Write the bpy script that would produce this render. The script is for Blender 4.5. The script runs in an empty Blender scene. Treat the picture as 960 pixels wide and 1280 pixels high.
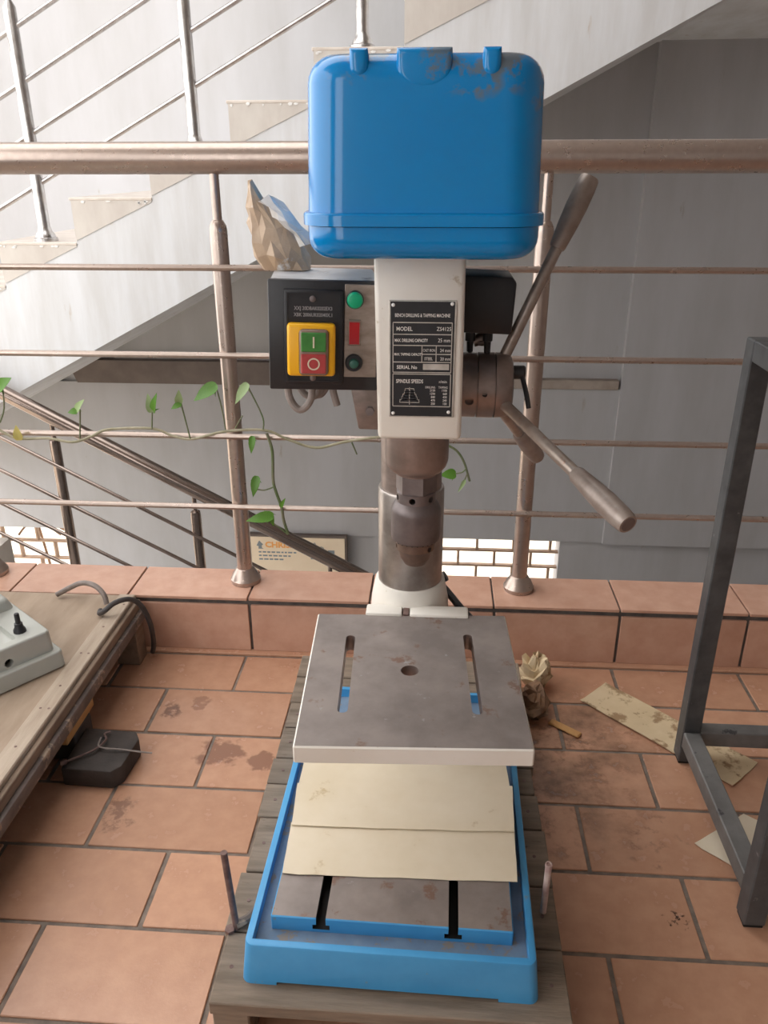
import bpy, bmesh, math, random
from mathutils import Vector, Matrix, noise as mnoise
R = math.radians
S = bpy.context.scene
C = S.collection
random.seed(7)

# ------------------------------------------------------------------ camera, sky, exposure
cam_data = bpy.data.cameras.new('camera')
cam = bpy.data.objects.new('camera', cam_data)
C.objects.link(cam)
fwd = Vector((-0.060275, 0.915736, -0.397234))
up = Vector((-0.024701, 0.396467, 0.917717))
right = Vector((0.997876, 0.065128, -0.001278))
rot = Matrix((right, up, -fwd)).transposed()
cam.matrix_world = Matrix.Translation((0, 0, 1.10)) @ rot.to_4x4()
cam_data.sensor_fit = 'VERTICAL'
cam_data.sensor_height = 36.0
cam_data.lens = 36.0 * 1000.0 / 1280.0
cam_data.clip_start = 0.02
S.camera = cam

world = bpy.data.worlds.new('sky')
S.world = world
world.use_nodes = True
bg = world.node_tree.nodes['Background']
bg.inputs['Color'].default_value = (1.0, 0.985, 0.97, 1)
bg.inputs['Strength'].default_value = 3.4
S.view_settings.view_transform = 'Standard'
S.view_settings.look = 'None'
S.view_settings.gamma = 1.0
S.view_settings.exposure = 0.0
S.view_settings.use_curve_mapping = False


# ------------------------------------------------------------------ helpers
def lin(c):
    return tuple((v / 255 / 12.92) if v / 255 <= 0.04045 else ((v / 255 + 0.055) / 1.055) ** 2.4 for v in c) + (1.0,)


MATS = {}


def mat(name, c1, c2=None, scale=8.0, rough=0.5, metal=0.0, bump=0.0, bscale=60.0, spots=None, rand=0.0, coat=0.0,
        stretch=(1, 1, 1), worldc=False, rough2=None, alpha=None, spec=0.5, lo=0.35, hi=0.65):
    if name in MATS:
        return MATS[name]
    m = bpy.data.materials.new(name)
    m.use_nodes = True
    nt = m.node_tree
    N, L = nt.nodes, nt.links
    b = N['Principled BSDF']
    b.inputs['Roughness'].default_value = rough
    b.inputs['Metallic'].default_value = metal
    b.inputs['Specular IOR Level'].default_value = spec
    b.inputs['Coat Weight'].default_value = coat
    b.inputs['Coat Roughness'].default_value = 0.08
    if worldc:
        src = N.new('ShaderNodeNewGeometry').outputs['Position']
    else:
        src = N.new('ShaderNodeTexCoord').outputs['Object']
    mp = N.new('ShaderNodeMapping')
    mp.inputs['Scale'].default_value = stretch
    L.new(src, mp.inputs['Vector'])
    vec = mp.outputs['Vector']

    def nz(sc, detail=5.0, rgh=0.6):
        n = N.new('ShaderNodeTexNoise')
        n.inputs['Scale'].default_value = sc
        n.inputs['Detail'].default_value = detail
        n.inputs['Roughness'].default_value = rgh
        L.new(vec, n.inputs['Vector'])
        return n.outputs['Fac']

    def ramp(fac, a, bb):
        r = N.new('ShaderNodeMapRange')
        r.inputs['From Min'].default_value = a
        r.inputs['From Max'].default_value = bb
        L.new(fac, r.inputs['Value'])
        return r.outputs['Result']

    def mix(fac, A, Bc):
        x = N.new('ShaderNodeMix')
        x.data_type = 'RGBA'
        if isinstance(fac, float):
            x.inputs['Factor'].default_value = fac
        else:
            L.new(fac, x.inputs['Factor'])
        for k, val in ((6, A), (7, Bc)):
            if isinstance(val, tuple):
                x.inputs[k].default_value = val
            else:
                L.new(val, x.inputs[k])
        return x.outputs[2]
    col = lin(c1)
    fac = ramp(nz(scale), lo, hi)
    if c2 is not None:
        col = mix(fac, lin(c1), lin(c2))
    for sp in (spots or []):
        sc, th, cc = sp[:3]
        f2 = ramp(nz(sc, 6.0, 0.65), th, th + (0.06 if len(sp) < 5 else sp[4]))
        if len(sp) > 3:
            # keep the deposit near a place: (centre, radius) in the same coordinates
            ctr, rad = sp[3]
            vm = N.new('ShaderNodeVectorMath')
            vm.operation = 'DISTANCE'
            L.new(vec, vm.inputs[0])
            vm.inputs[1].default_value = ctr
            wob = N.new('ShaderNodeMath')
            wob.operation = 'MULTIPLY_ADD'
            L.new(nz(0.9 / rad, 3.0), wob.inputs[0])
            wob.inputs[1].default_value = rad * 2.2
            L.new(vm.outputs['Value'], wob.inputs[2])
            f3 = ramp(wob.outputs[0], rad * 2.0, rad * (1.3 if rad > 0.15 else 1.75))
            mm = N.new('ShaderNodeMath')
            mm.operation = 'MULTIPLY'
            L.new(f2, mm.inputs[0])
            L.new(f3, mm.inputs[1])
            f2 = mm.outputs[0]
        col = mix(f2, col, lin(cc))
    if rand:
        oi = N.new('ShaderNodeObjectInfo')
        hs = N.new('ShaderNodeHueSaturation')
        mr = N.new('ShaderNodeMapRange')
        mr.inputs['To Min'].default_value = 1 - rand
        mr.inputs['To Max'].default_value = 1 + rand
        L.new(oi.outputs['Random'], mr.inputs['Value'])
        L.new(mr.outputs['Result'], hs.inputs['Value'])
        if isinstance(col, tuple):
            hs.inputs['Color'].default_value = col
        else:
            L.new(col, hs.inputs['Color'])
        col = hs.outputs['Color']
    if isinstance(col, tuple):
        b.inputs['Base Color'].default_value = col
    else:
        L.new(col, b.inputs['Base Color'])
    if rough2 is not None:
        r = N.new('ShaderNodeMapRange')
        r.inputs['To Min'].default_value = rough
        r.inputs['To Max'].default_value = rough2
        L.new(fac, r.inputs['Value'])
        L.new(r.outputs['Result'], b.inputs['Roughness'])
    if bump:
        bp = N.new('ShaderNodeBump')
        bp.inputs['Strength'].default_value = bump
        bp.inputs['Distance'].default_value = 0.004
        L.new(nz(bscale, 4.0), bp.inputs['Height'])
        L.new(bp.outputs['Normal'], b.inputs['Normal'])
    if alpha is not None:
        b.inputs['Alpha'].default_value = alpha
    MATS[name] = m
    return m


WL = {}          # world location of every object built


def finish_mesh(me, smooth=32):
    me.polygons.foreach_set('use_smooth', [True] * len(me.polygons))
    me.set_sharp_from_angle(angle=R(smooth))


def obj(name, bm, m, parent=None, smooth=32, rz=0.0, pivot=None, facemat=None, recalc=True):
    """links ONE mesh object; vertices are given in world coordinates and re-centred on the object's origin"""
    if recalc:
        bmesh.ops.recalc_face_normals(bm, faces=bm.faces[:])
    vs = [v.co for v in bm.verts]
    lo = Vector((min(v.x for v in vs), min(v.y for v in vs), min(v.z for v in vs)))
    hi = Vector((max(v.x for v in vs), max(v.y for v in vs), max(v.z for v in vs)))
    o0 = Vector(((lo.x + hi.x) / 2, (lo.y + hi.y) / 2, lo.z)) if pivot is None else Vector(pivot)
    if facemat:
        bm.normal_update()
        for f in bm.faces:
            f.material_index = facemat(f)
    bmesh.ops.translate(bm, verts=bm.verts[:], vec=-o0)
    me = bpy.data.meshes.new(name)
    bm.to_mesh(me)
    bm.free()
    finish_mesh(me, smooth)
    for mm in (m if isinstance(m, (list, tuple)) else [m]):
        me.materials.append(mm)
    o = bpy.data.objects.new(name, me)
    C.objects.link(o)
    if parent is not None:
        o.parent = parent
        o.location = o0 - WL[parent.name]
    else:
        o.location = o0
    o.rotation_euler = (0, 0, rz)
    WL[o.name] = o0
    return o


def like(src, loc, parent=None, scale=None, rot_=None, name=None):
    """copy that shares mesh data, placed at a world location"""
    o = src.copy()
    if name:
        o.name = name
    C.objects.link(o)
    o.parent = parent
    loc = Vector(loc)
    o.location = loc - (WL[parent.name] if parent is not None else Vector((0, 0, 0)))
    if scale:
        o.scale = scale
    if rot_ is not None:
        o.rotation_euler = rot_
    WL[o.name] = loc
    return o


def thing(name, label, cat, loc, group=None, kind=None):
    o = bpy.data.objects.new(name, None)
    C.objects.link(o)
    o.location = loc
    o.empty_display_size = 0.05
    WL[o.name] = Vector(loc)
    tag(o, label, cat, group, kind)
    return o


def tag(o, label, cat=None, group=None, kind=None):
    o['label'] = label
    if cat:
        o['category'] = cat
    if group:
        o['group'] = group
    if kind:
        o['kind'] = kind
    return o


def nb():
    return bmesh.new()


def box(bm, lo, hi, bev=0.0, seg=2):
    vs = [bm.verts.new((x, y, z)) for z in (lo[2], hi[2]) for y in (lo[1], hi[1]) for x in (lo[0], hi[0])]
    fs = [(0, 1, 3, 2), (4, 6, 7, 5), (0, 4, 5, 1), (1, 5, 7, 3), (3, 7, 6, 2), (2, 6, 4, 0)]
    faces = [bm.faces.new([vs[i] for i in f]) for f in fs]
    if bev:
        es = list({e for f in faces for e in f.edges})
        bmesh.ops.bevel(bm, geom=es, offset=bev, segments=seg, profile=0.5, affect='EDGES')
    return vs


def prism(bm, pts, axis, a, b):
    """extrude a 2-D outline; axis 'y': pts are (x, z); 'x': (y, z); 'z': (x, y)"""
    def P(q, t):
        return {'y': (q[0], t, q[1]), 'x': (t, q[0], q[1]), 'z': (q[0], q[1], t)}[axis]
    v0 = [bm.verts.new(P(q, a)) for q in pts]
    v1 = [bm.verts.new(P(q, b)) for q in pts]
    n = len(pts)
    bm.faces.new(v0)
    bm.faces.new(v1[::-1])
    for i in range(n):
        bm.faces.new((v0[i], v0[(i + 1) % n], v1[(i + 1) % n], v1[i]))


def frame_of(d):
    d = Vector(d).normalized()
    a = Vector((0, 0, 1)) if abs(d.z) < 0.9 else Vector((1, 0, 0))
    u = d.cross(a).normalized()
    return d, u, u.cross(d).normalized()


def lathe(bm, p0, d, prof, seg=28, phase=0.0):
    """profile [(distance along d, radius)] turned round the axis through p0; closed with end caps"""
    d, u, w = frame_of(d)
    p0 = Vector(p0)
    rings = []
    for t, r in prof:
        rings.append([bm.verts.new(p0 + d * t + (u * math.cos(phase + 2 * math.pi * k / seg) + w * math.sin(phase + 2 * math.pi * k / seg)) * max(r, 1e-4))
                      for k in range(seg)])
    for A, B in zip(rings, rings[1:]):
        for k in range(seg):
            bm.faces.new((A[k], A[(k + 1) % seg], B[(k + 1) % seg], B[k]))
    bm.faces.new(rings[0][::-1])
    bm.faces.new(rings[-1])


def cyl(bm, p0, p1, r0, r1=None, seg=20, phase=0.0):
    p0, p1 = Vector(p0), Vector(p1)
    lathe(bm, p0, p1 - p0, [(0, r0), ((p1 - p0).length, r0 if r1 is None else r1)], seg, phase)


def smooth_path(pts, n=6):
    pts = [Vector(p) for p in pts]
    out = []
    for i in range(len(pts) - 1):
        a = pts[max(i - 1, 0)]
        b, c = pts[i], pts[i + 1]
        d = pts[min(i + 2, len(pts) - 1)]
        for k in range(n):
            t = k / n
            out.append(0.5 * ((2 * b) + (c - a) * t + (2 * a - 5 * b + 4 * c - d) * t * t + (3 * b - a - 3 * c + d) * t ** 3))
    out.append(pts[-1])
    return out


def tube(bm, pts, r, seg=8, n=6, taper=1.0):
    P = smooth_path(pts, n) if n > 1 else [Vector(p) for p in pts]
    rings = []
    d, u, w = frame_of(P[1] - P[0])
    for i, q in enumerate(P):
        t = (P[min(i + 1, len(P) - 1)] - P[max(i - 1, 0)]).normalized()
        u = (u - t * u.dot(t)).normalized()
        w = t.cross(u)
        rr = r * (1 + (taper - 1) * i / (len(P) - 1))
        rings.append([bm.verts.new(q + (u * math.cos(2 * math.pi * k / seg) + w * math.sin(2 * math.pi * k / seg)) * rr) for k in range(seg)])
    for A, B in zip(rings, rings[1:]):
        for k in range(seg):
            bm.faces.new((A[k], A[(k + 1) % seg], B[(k + 1) % seg], B[k]))
    bm.faces.new(rings[0][::-1])
    bm.faces.new(rings[-1])


def carve(bm, cutters):
    """boolean difference; cutters are bmeshes; returns a fresh bmesh"""
    bmesh.ops.recalc_face_normals(bm, faces=bm.faces[:])
    me = bpy.data.meshes.new('carve_base')
    bm.to_mesh(me)
    bm.free()
    o = bpy.data.objects.new('carve_base', me)
    C.objects.link(o)
    tmp = []
    for c in cutters:
        bmesh.ops.recalc_face_normals(c, faces=c.faces[:])
        cm = bpy.data.meshes.new('carve_cut')
        c.to_mesh(cm)
        c.free()
        co = bpy.data.objects.new('carve_cut', cm)
        C.objects.link(co)
        md = o.modifiers.new('cut', 'BOOLEAN')
        md.operation = 'DIFFERENCE'
        md.solver = 'EXACT'
        md.object = co
        tmp.append(co)
    dg = bpy.context.evaluated_depsgraph_get()
    res = bpy.data.meshes.new_from_object(o.evaluated_get(dg))
    out = bmesh.new()
    out.from_mesh(res)
    bpy.data.meshes.remove(res)
    for q in tmp + [o]:
        dm = q.data
        bpy.data.objects.remove(q)
        bpy.data.meshes.remove(dm)
    return out


def text_bm(lines):
    """lines: (string, x, y, size, align, x-stretch, bold offset) in a flat XY layout -> bmesh"""
    out = bmesh.new()
    for s, x, y, size, align, sx, off in lines:
        cu = bpy.data.curves.new('lettering', 'FONT')
        cu.body = s
        cu.size = size
        cu.align_x = align
        cu.offset = off
        cu.resolution_u = 2
        o = bpy.data.objects.new('lettering', cu)
        C.objects.link(o)
        dg = bpy.context.evaluated_depsgraph_get()
        me = bpy.data.meshes.new_from_object(o.evaluated_get(dg))
        k = len(out.verts)
        out.from_mesh(me)
        out.verts.ensure_lookup_table()
        for v in out.verts[k:]:
            v.co = Vector((v.co.x * sx + x, v.co.y + y, 0))
        bpy.data.meshes.remove(me)
        bpy.data.objects.remove(o)
        bpy.data.curves.remove(cu)
    return out


def place_flat(bm, origin, ux, uz):
    """maps the flat XY layout to world: x along ux, y along uz"""
    origin, ux, uz = Vector(origin), Vector(ux), Vector(uz)
    for v in bm.verts:
        v.co = origin + ux * v.co.x + uz * v.co.y


# ------------------------------------------------------------------ materials
tile_m = mat('terracotta_tile', (199, 154, 126), (188, 142, 115), scale=26, rough=0.20, rough2=0.28, bump=0.04, bscale=240, worldc=True, rand=0.07,
             spots=[(7, 0.40, (122, 94, 76), ((0.27, 1.36, 0), 0.34), 0.25), (26, 0.50, (104, 80, 66), ((0.25, 1.28, 0), 0.26), 0.18),
                    (22, 0.34, (146, 106, 86), ((-0.42, 1.282, 0), 0.052), 0.10), (30, 0.38, (132, 96, 78), ((-0.563, 1.409, 0), 0.030), 0.10), (30, 0.38, (164, 122, 100), ((-0.505, 1.437, 0), 0.026), 0.12), (22, 0.36, (150, 110, 90), ((-0.33, 1.259, 0), 0.034), 0.1), (36, 0.46, (150, 112, 92), ((-0.562, 1.101, 0), 0.045), 0.12), (70, 0.52, (70, 52, 44), ((0.402, 0.937, 0), 0.022), 0.08), (40, 0.52, (150, 112, 92), ((0.40, 1.115, 0), 0.07), 0.14)])
curb_m = mat('curb_tile', (208, 166, 144), (198, 154, 132), scale=22, rough=0.17, bump=0.12, bscale=240, worldc=True, rand=0.05,
             spots=[])
grout_m = mat('grey_grout', (140, 126, 114), (112, 102, 94), scale=40, rough=0.9, worldc=True, bump=0.3, bscale=200)
darkgrout_m = mat('dark_joint', (104, 98, 94), (82, 78, 76), scale=40, rough=0.9, worldc=True)
plaster_m = mat('wall_paint', (183, 183, 186), (173, 172, 173), scale=3.0, rough=0.7, worldc=True, stretch=(1.6, 1, 0.35), bump=0.05, bscale=30,
                spots=[(9, 0.68, (166, 160, 155))])
low_bounce_m = mat('low_bounce_wall', (150, 138, 130), (138, 126, 118), scale=3.0, rough=0.75, worldc=True)  # darker tone for unseen walls, so they bounce less light
ground_m = mat('sandy_ground', (232, 218, 198), (222, 206, 184), scale=1.2, rough=0.9, worldc=True)
stair_m = mat('stair_whitewash', (224, 226, 229), (210, 210, 210), scale=5.0, rough=0.65, worldc=True, stretch=(2.6, 1, 0.4), bump=0.06, bscale=40,
              spots=[(7, 0.64, (200, 192, 184))])
step_m = mat('step_plaster', (214, 208, 200), (202, 194, 186), scale=9.0, rough=0.7, worldc=True, stretch=(1.5, 1, 0.6))
tread_m = mat('tread_stone', (222, 212, 202), (204, 192, 180), scale=14, rough=0.35, worldc=True)
chip_m = mat('bare_chip', (246, 246, 244), (230, 228, 224), scale=60, rough=0.8)
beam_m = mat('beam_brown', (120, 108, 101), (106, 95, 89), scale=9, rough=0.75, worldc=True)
beam_lit_m = mat('beam_lit_end', (168, 156, 146), (150, 138, 128), scale=12, rough=0.75, worldc=True)  # paler copy of the beam tone, light put into the colour
ceil_m = mat('ceiling_paint', (176, 168, 162), (164, 156, 150), scale=3, rough=0.85, worldc=True)
steel_rail = mat('weathered_rail_steel', (184, 168, 158), (176, 160, 150), scale=60, rough=0.27, rough2=0.33, metal=0.75, worldc=True,
                 spots=[(160, 0.70, (150, 126, 114))])
steel_bright = mat('stair_rail_steel', (206, 204, 202), (182, 178, 176), scale=30, rough=0.26, metal=0.9, worldc=True)
blue_m = mat('blue_enamel', (0, 134, 204), (0, 128, 198), scale=5, rough=0.13, coat=0.22, spec=0.4, worldc=True)
blue_dust = mat('blue_enamel_dusty', (0, 134, 204), (0, 128, 198), scale=5, rough=0.15, coat=0.22, spec=0.4, worldc=True,
                spots=[(26, 0.44, (96, 118, 136), ((0.03, 0.82, 1.20), 0.055)), (30, 0.46, (100, 112, 122), ((0.075, 0.84, 1.195), 0.05)),
                       (24, 0.50, (96, 126, 150), ((-0.07, 0.83, 1.205), 0.04)), (90, 0.71, (104, 84, 72))])
blue_base = mat('blue_base_paint', (78, 162, 216), (66, 150, 206), scale=9, rough=0.35, worldc=True, spots=[(34, 0.64, (120, 142, 160)), (80, 0.71, (150, 130, 112))])
blue_gutter = mat('blue_gutter_dusty', (128, 148, 168), (104, 130, 158), scale=20, rough=0.7, worldc=True, spots=[(40, 0.56, (140, 132, 124))])
cream_m = mat('cream_paint', (236, 232, 224), (228, 222, 212), scale=7, rough=0.42, worldc=True, spots=[(30, 0.67, (198, 184, 164)), (70, 0.72, (150, 120, 92))])
iron_m = mat('machined_iron', (156, 146, 141), (134, 125, 121), scale=14, rough=0.40, rough2=0.55, metal=0.35, worldc=True,
             spots=[(20, 0.60, (132, 106, 94)), (46, 0.66, (168, 164, 162))])
column_m = mat('column_steel', (150, 136, 130), (126, 114, 108), scale=30, rough=0.4, metal=0.6, worldc=True, stretch=(1, 1, 2))
sleeve_m = mat('sleeve_steel', (182, 174, 168), (152, 144, 138), scale=24, rough=0.32, metal=0.85, worldc=True, spots=[(50, 0.68, (196, 190, 184))])
chuck_m = mat('chuck_steel', (124, 114, 113), (104, 95, 94), scale=40, rough=0.42, metal=0.5, worldc=True)
quill_m = mat('quill_steel', (158, 142, 136), (130, 116, 110), scale=26, rough=0.38, metal=0.6, worldc=True)
nose_m = mat('chuck_nose_steel', (140, 120, 108), (112, 96, 88), scale=40, rough=0.45, metal=0.75, worldc=True)
black_m = mat('black_plastic', (38, 38, 42), (30, 30, 33), scale=30, rough=0.38, worldc=True)
dark_m = mat('deep_black', (16, 16, 17), rough=0.7)
boxtop_m = mat('grey_box_paint', (196, 194, 192), (176, 174, 172), scale=18, rough=0.45, worldc=True, spots=[(22, 0.60, (92, 90, 92))])
plate_m = mat('nameplate_black', (34, 34, 38), (28, 28, 31), scale=80, rough=0.4, worldc=True, spots=[(40, 0.70, (86, 84, 84))])
silver_m = mat('nameplate_silver', (206, 200, 192), (180, 174, 166), scale=80, rough=0.4, metal=0.4, worldc=True)
letter_m = mat('pale_lettering', (232, 228, 222), rough=0.6)
panel_m = mat('brushed_panel', (170, 156, 146), (140, 126, 116), scale=30, rough=0.36, metal=0.5, worldc=True, stretch=(1, 1, 3))
yellow_m = mat('yellow_plastic', (250, 186, 30), rough=0.35)
green_m = mat('green_button', (70, 140, 62), (58, 122, 54), scale=60, rough=0.4)
red_m = mat('red_button', (190, 74, 74), (176, 62, 62), scale=60, rough=0.4)
cover_m = mat('grey_button_cover', (150, 124, 108), (132, 108, 96), scale=60, rough=0.35)
lamp_green = mat('green_lamp', (10, 165, 118), rough=0.3)
lamp_dark = mat('dark_green_button', (46, 96, 84), rough=0.4)
rocker_red = mat('red_rocker', (172, 30, 40), rough=0.35)
printc_m = mat('pale_print', (226, 214, 190), rough=0.6)
greyprint_m = mat('grey_print', (150, 148, 150), rough=0.5)
cable_m = mat('grey_cable', (150, 138, 132), (128, 118, 112), scale=60, rough=0.6, worldc=True)
bcable_m = mat('dark_cable', (74, 68, 66), (60, 55, 54), scale=60, rough=0.55, worldc=True)
handle_m = mat('handle_steel', (176, 164, 154), (146, 130, 120), scale=34, rough=0.34, metal=0.45, worldc=True, spots=[(70, 0.62, (156, 126, 110))])
grip_m = mat('grip_metal', (166, 154, 146), (140, 126, 118), scale=40, rough=0.42, metal=0.35, worldc=True)
pallet_m = mat('pallet_wood', (142, 126, 110), (112, 98, 84), scale=10, rough=0.8, worldc=True, stretch=(0.6, 5, 5), bump=0.35, bscale=50, rand=0.10,
               spots=[(30, 0.66, (88, 72, 60))])
paper_m = mat('manila_paper', (230, 218, 196), (220, 206, 180), scale=8, rough=0.72, worldc=True, spots=[(16, 0.62, (196, 176, 140)), (80, 0.72, (176, 152, 116))])
card_m = mat('dirty_cardboard', (218, 198, 164), (204, 182, 146), scale=10, rough=0.8, worldc=True, spots=[(14, 0.52, (158, 130, 98)), (40, 0.62, (140, 112, 84))])
rust_m = mat('rusty_rod', (136, 112, 106), (104, 80, 74), scale=60, rough=0.6, metal=0.3, worldc=True)
paintrod_m = mat('painted_rod', (206, 186, 178), (176, 146, 140), scale=40, rough=0.6, worldc=True)
frame_m = mat('stand_black_paint', (92, 94, 96), (74, 75, 77), scale=24, rough=0.45, metal=0.3, worldc=True, spots=[(44, 0.66, (132, 132, 134))])
frame_worn = mat('stand_worn_paint', (122, 121, 120), (98, 97, 96), scale=14, rough=0.5, metal=0.2, worldc=True, spots=[(30, 0.62, (66, 66, 68))])
ply_m = mat('plywood', (178, 158, 138), (158, 138, 118), scale=6, rough=0.7, worldc=True, stretch=(4, 0.8, 4), spots=[(26, 0.68, (140, 116, 96))])
edge_m = mat('weathered_board', (192, 176, 158), (168, 150, 132), scale=8, rough=0.75, worldc=True, stretch=(5, 0.6, 5), bump=0.25, bscale=60)
edge_dark = mat('aged_board', (146, 126, 108), (118, 100, 84), scale=8, rough=0.75, worldc=True, stretch=(5, 0.6, 5), bump=0.25, bscale=60)
rail_dark = mat('worn_angle_iron', (128, 114, 106), (100, 90, 84), scale=16, rough=0.6, metal=0.2, worldc=True, spots=[(18, 0.55, (176, 156, 136))])
honey_m = mat('raw_pine', (206, 160, 104), (186, 138, 84), scale=9, rough=0.7, worldc=True, stretch=(4, 0.8, 4))
darkwood_m = mat('oily_wood', (78, 70, 66), (58, 52, 49), scale=12, rough=0.75, worldc=True, bump=0.3, bscale=80)
greycast_m = mat('pale_grey_casting', (186, 188, 182), (176, 178, 170), scale=6, rough=0.35, worldc=True, coat=0.2)
leaf_m = mat('leaf_green', (98, 146, 50), (76, 122, 40), scale=40, rough=0.42, rand=0.12)
leaf_pale = mat('leaf_pale_green', (168, 188, 140), (140, 168, 108), scale=40, rough=0.5, rand=0.08)
leaf_yellow = mat('leaf_yellow', (210, 200, 120), (190, 176, 96), scale=40, rough=0.5)
stem_m = mat('stem_green', (92, 112, 68), (124, 124, 100), scale=30, rough=0.6, worldc=True)
stem_pale = mat('stem_greyish', (172, 164, 140), (140, 136, 108), scale=30, rough=0.6, worldc=True)
bag_m = mat('crumpled_kraft', (196, 172, 146), (166, 140, 114), scale=14, rough=0.45, bump=0.4, bscale=50, spots=[(20, 0.6, (206, 204, 202))])
film_m = mat('clear_film', (226, 224, 220), (186, 182, 178), scale=18, rough=0.2)
sign_m = mat('sign_cream', (240, 222, 196), (234, 214, 186), scale=6, rough=0.55)
sign_orange = mat('sign_orange', (240, 172, 96), rough=0.6)
sign_grey = mat('sign_grey', (130, 140, 146), rough=0.6)
darkrail_m = mat('lower_rail_steel', (150, 136, 128), (142, 128, 120), scale=30, rough=0.2, metal=0.9, worldc=True)
brick_m = mat('lattice_brick', (178, 150, 128), (156, 130, 110), scale=20, rough=0.8, worldc=True)
debris_m = mat('brown_scrap', (150, 116, 88), (104, 78, 60), scale=20, rough=0.8, bump=0.4, bscale=40)

# ------------------------------------------------------------------ setting: floor with tiles
TW, TD, JG = 0.2930, 0.1553, 0.0075
bm = nb()
box(bm, (-2.2, -2.0, -0.16), (2.6, 1.68, -0.0028))
floor = obj('floor', bm, grout_m)
tag(floor, 'terracotta brick-bond tiled floor with grey joints', kind='structure')


def tile_proto(name, m, sx, sy, th=0.008):
    b = nb()
    box(b, (-sx / 2, -sy / 2, -th), (sx / 2, sy / 2, 0), 0.0012, 1)
    me = bpy.data.meshes.new(name)
    bmesh.ops.recalc_face_normals(b, faces=b.faces[:])
    b.to_mesh(me)
    b.free()
    finish_mesh(me)
    me.materials.append(m)
    return me


def put(name, me, loc, parent, scale=None, rot_=None):
    o = bpy.data.objects.new(name, me)
    C.objects.link(o)
    o.parent = parent
    o.location = Vector(loc) - WL[parent.name]
    if scale:
        o.scale = scale
    if rot_:
        o.rotation_euler = rot_
    WL[o.name] = Vector(loc)
    return o


tile_me = tile_proto('tile', tile_m, TW - JG, TD - JG)
y_top = 1.4893
for k in range(17):
    if k == 0:
        y0, y1 = 1.4893, 1.632          # first course is cut at the curb
    else:
        y0, y1 = y_top - k * TD, y_top - (k - 1) * TD
    off = -0.445 if k % 2 == 0 else -0.596
    n0 = -5
    for n in range(n0, n0 + 13):
        x0 = off + n * TW
        xc, yc = x0 + TW / 2, (y0 + y1) / 2
        dx = random.uniform(-0.001, 0.001)
        put('tile', tile_me, (xc + dx, yc, random.uniform(-0.0006, 0.0006)), floor,
            (1, (y1 - y0 - JG) / (TD - JG), 1), (random.uniform(-0.002, 0.002), random.uniform(-0.002, 0.002), random.uniform(-0.002, 0.002)))

# curb: mortar core, face tiles and top tiles
YF, YB, HC = 1.65, 1.80, 0.152
bm = nb()
box(bm, (-2.4, YF + 0.006, -0.1), (2.6, YB - 0.004, HC - 0.006))
curb = obj('curb', bm, darkgrout_m)
tag(curb, 'low tiled curb carrying the railing along the balcony edge', kind='structure')
bm = nb()
box(bm, (-2.4, 1.634, -0.004), (2.6, YF + 0.008, 0.004), 0.002, 1)
obj('mortar_fillet', bm, tile_m, curb)
top_me = tile_proto('tile', curb_m, TW - 0.0045, YB - YF - 0.002, 0.008)
face_me = tile_proto('tile', curb_m, TW - 0.007, HC - 0.025, 0.008)
for n in range(-6, 10):
    xc = -0.436 + n * 0.2928 + TW / 2
    put('tile', top_me, (xc, (YF + YB) / 2 - 0.003, HC + random.uniform(-0.0005, 0.0005)), curb)
    put('tile', face_me, (xc + 0.002, YF, 0.004 + (HC - 0.025) / 2), curb, None, (R(90), 0, 0))

# ------------------------------------------------------------------ stairwell walls
YW = 4.2


def wall_grid(bm, xs, zs, hole, y0, y1):
    """thick wall facing -Y with rectangular openings; hole(x, z) says whether a cell is open"""
    for i in range(len(xs) - 1):
        for j in range(len(zs) - 1):
            if hole((xs[i] + xs[i + 1]) / 2, (zs[j] + zs[j + 1]) / 2):
                continue
            box(bm, (xs[i], y0, zs[j]), (xs[i + 1], y1, zs[j + 1]))


W1 = (-2.85, -2.12, -1.24, -0.868)
W2 = (-0.10, 0.735, -1.42, -0.868)
bm = nb()
wall_grid(bm, [-2.95, W1[0], W1[1], W2[0], W2[1], 2.8], [-2.3, W2[2], W1[2], W1[3], 3.9],
          lambda x, z: (W1[0] < x < W1[1] and W1[2] < z < W1[3]) or (W2[0] < x < W2[1] and W2[2] < z < W2[3]), YW, YW + 0.14)
bmesh.ops.remove_doubles(bm, verts=bm.verts[:], dist=0.0005)
wb = obj('wall_back', bm, plaster_m)
tag(wb, 'painted far wall of the stairwell, streaked and grey', kind='structure')
# plastered band above the window heads, and the pilaster to the right
bm = nb()
box(bm, (-2.95, YW - 0.022, -0.868), (0.965, YW + 0.02, 0.02))
o = obj('trim_1', bm, plaster_m)
tag(o, 'plaster band above the lattice openings on the far wall', kind='structure')
bm = nb()
box(bm, (0.965, YW - 0.05, -0.868), (2.8, YW + 0.02, 1.63))
o = obj('trim_2', bm, plaster_m)
tag(o, 'raised plaster panel on the right of the far wall', kind='structure')
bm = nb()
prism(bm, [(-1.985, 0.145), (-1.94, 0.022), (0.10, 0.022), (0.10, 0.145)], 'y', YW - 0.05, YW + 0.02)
o = obj('trim_3', bm, beam_m)  # brown beam, its dark tone includes the shade under the stair
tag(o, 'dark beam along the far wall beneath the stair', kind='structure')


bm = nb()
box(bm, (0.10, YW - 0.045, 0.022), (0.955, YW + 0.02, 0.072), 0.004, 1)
o = obj('trim_4', bm, beam_lit_m)
tag(o, 'thin right end of the far wall beam, light put into its paler colour', kind='structure')


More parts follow.
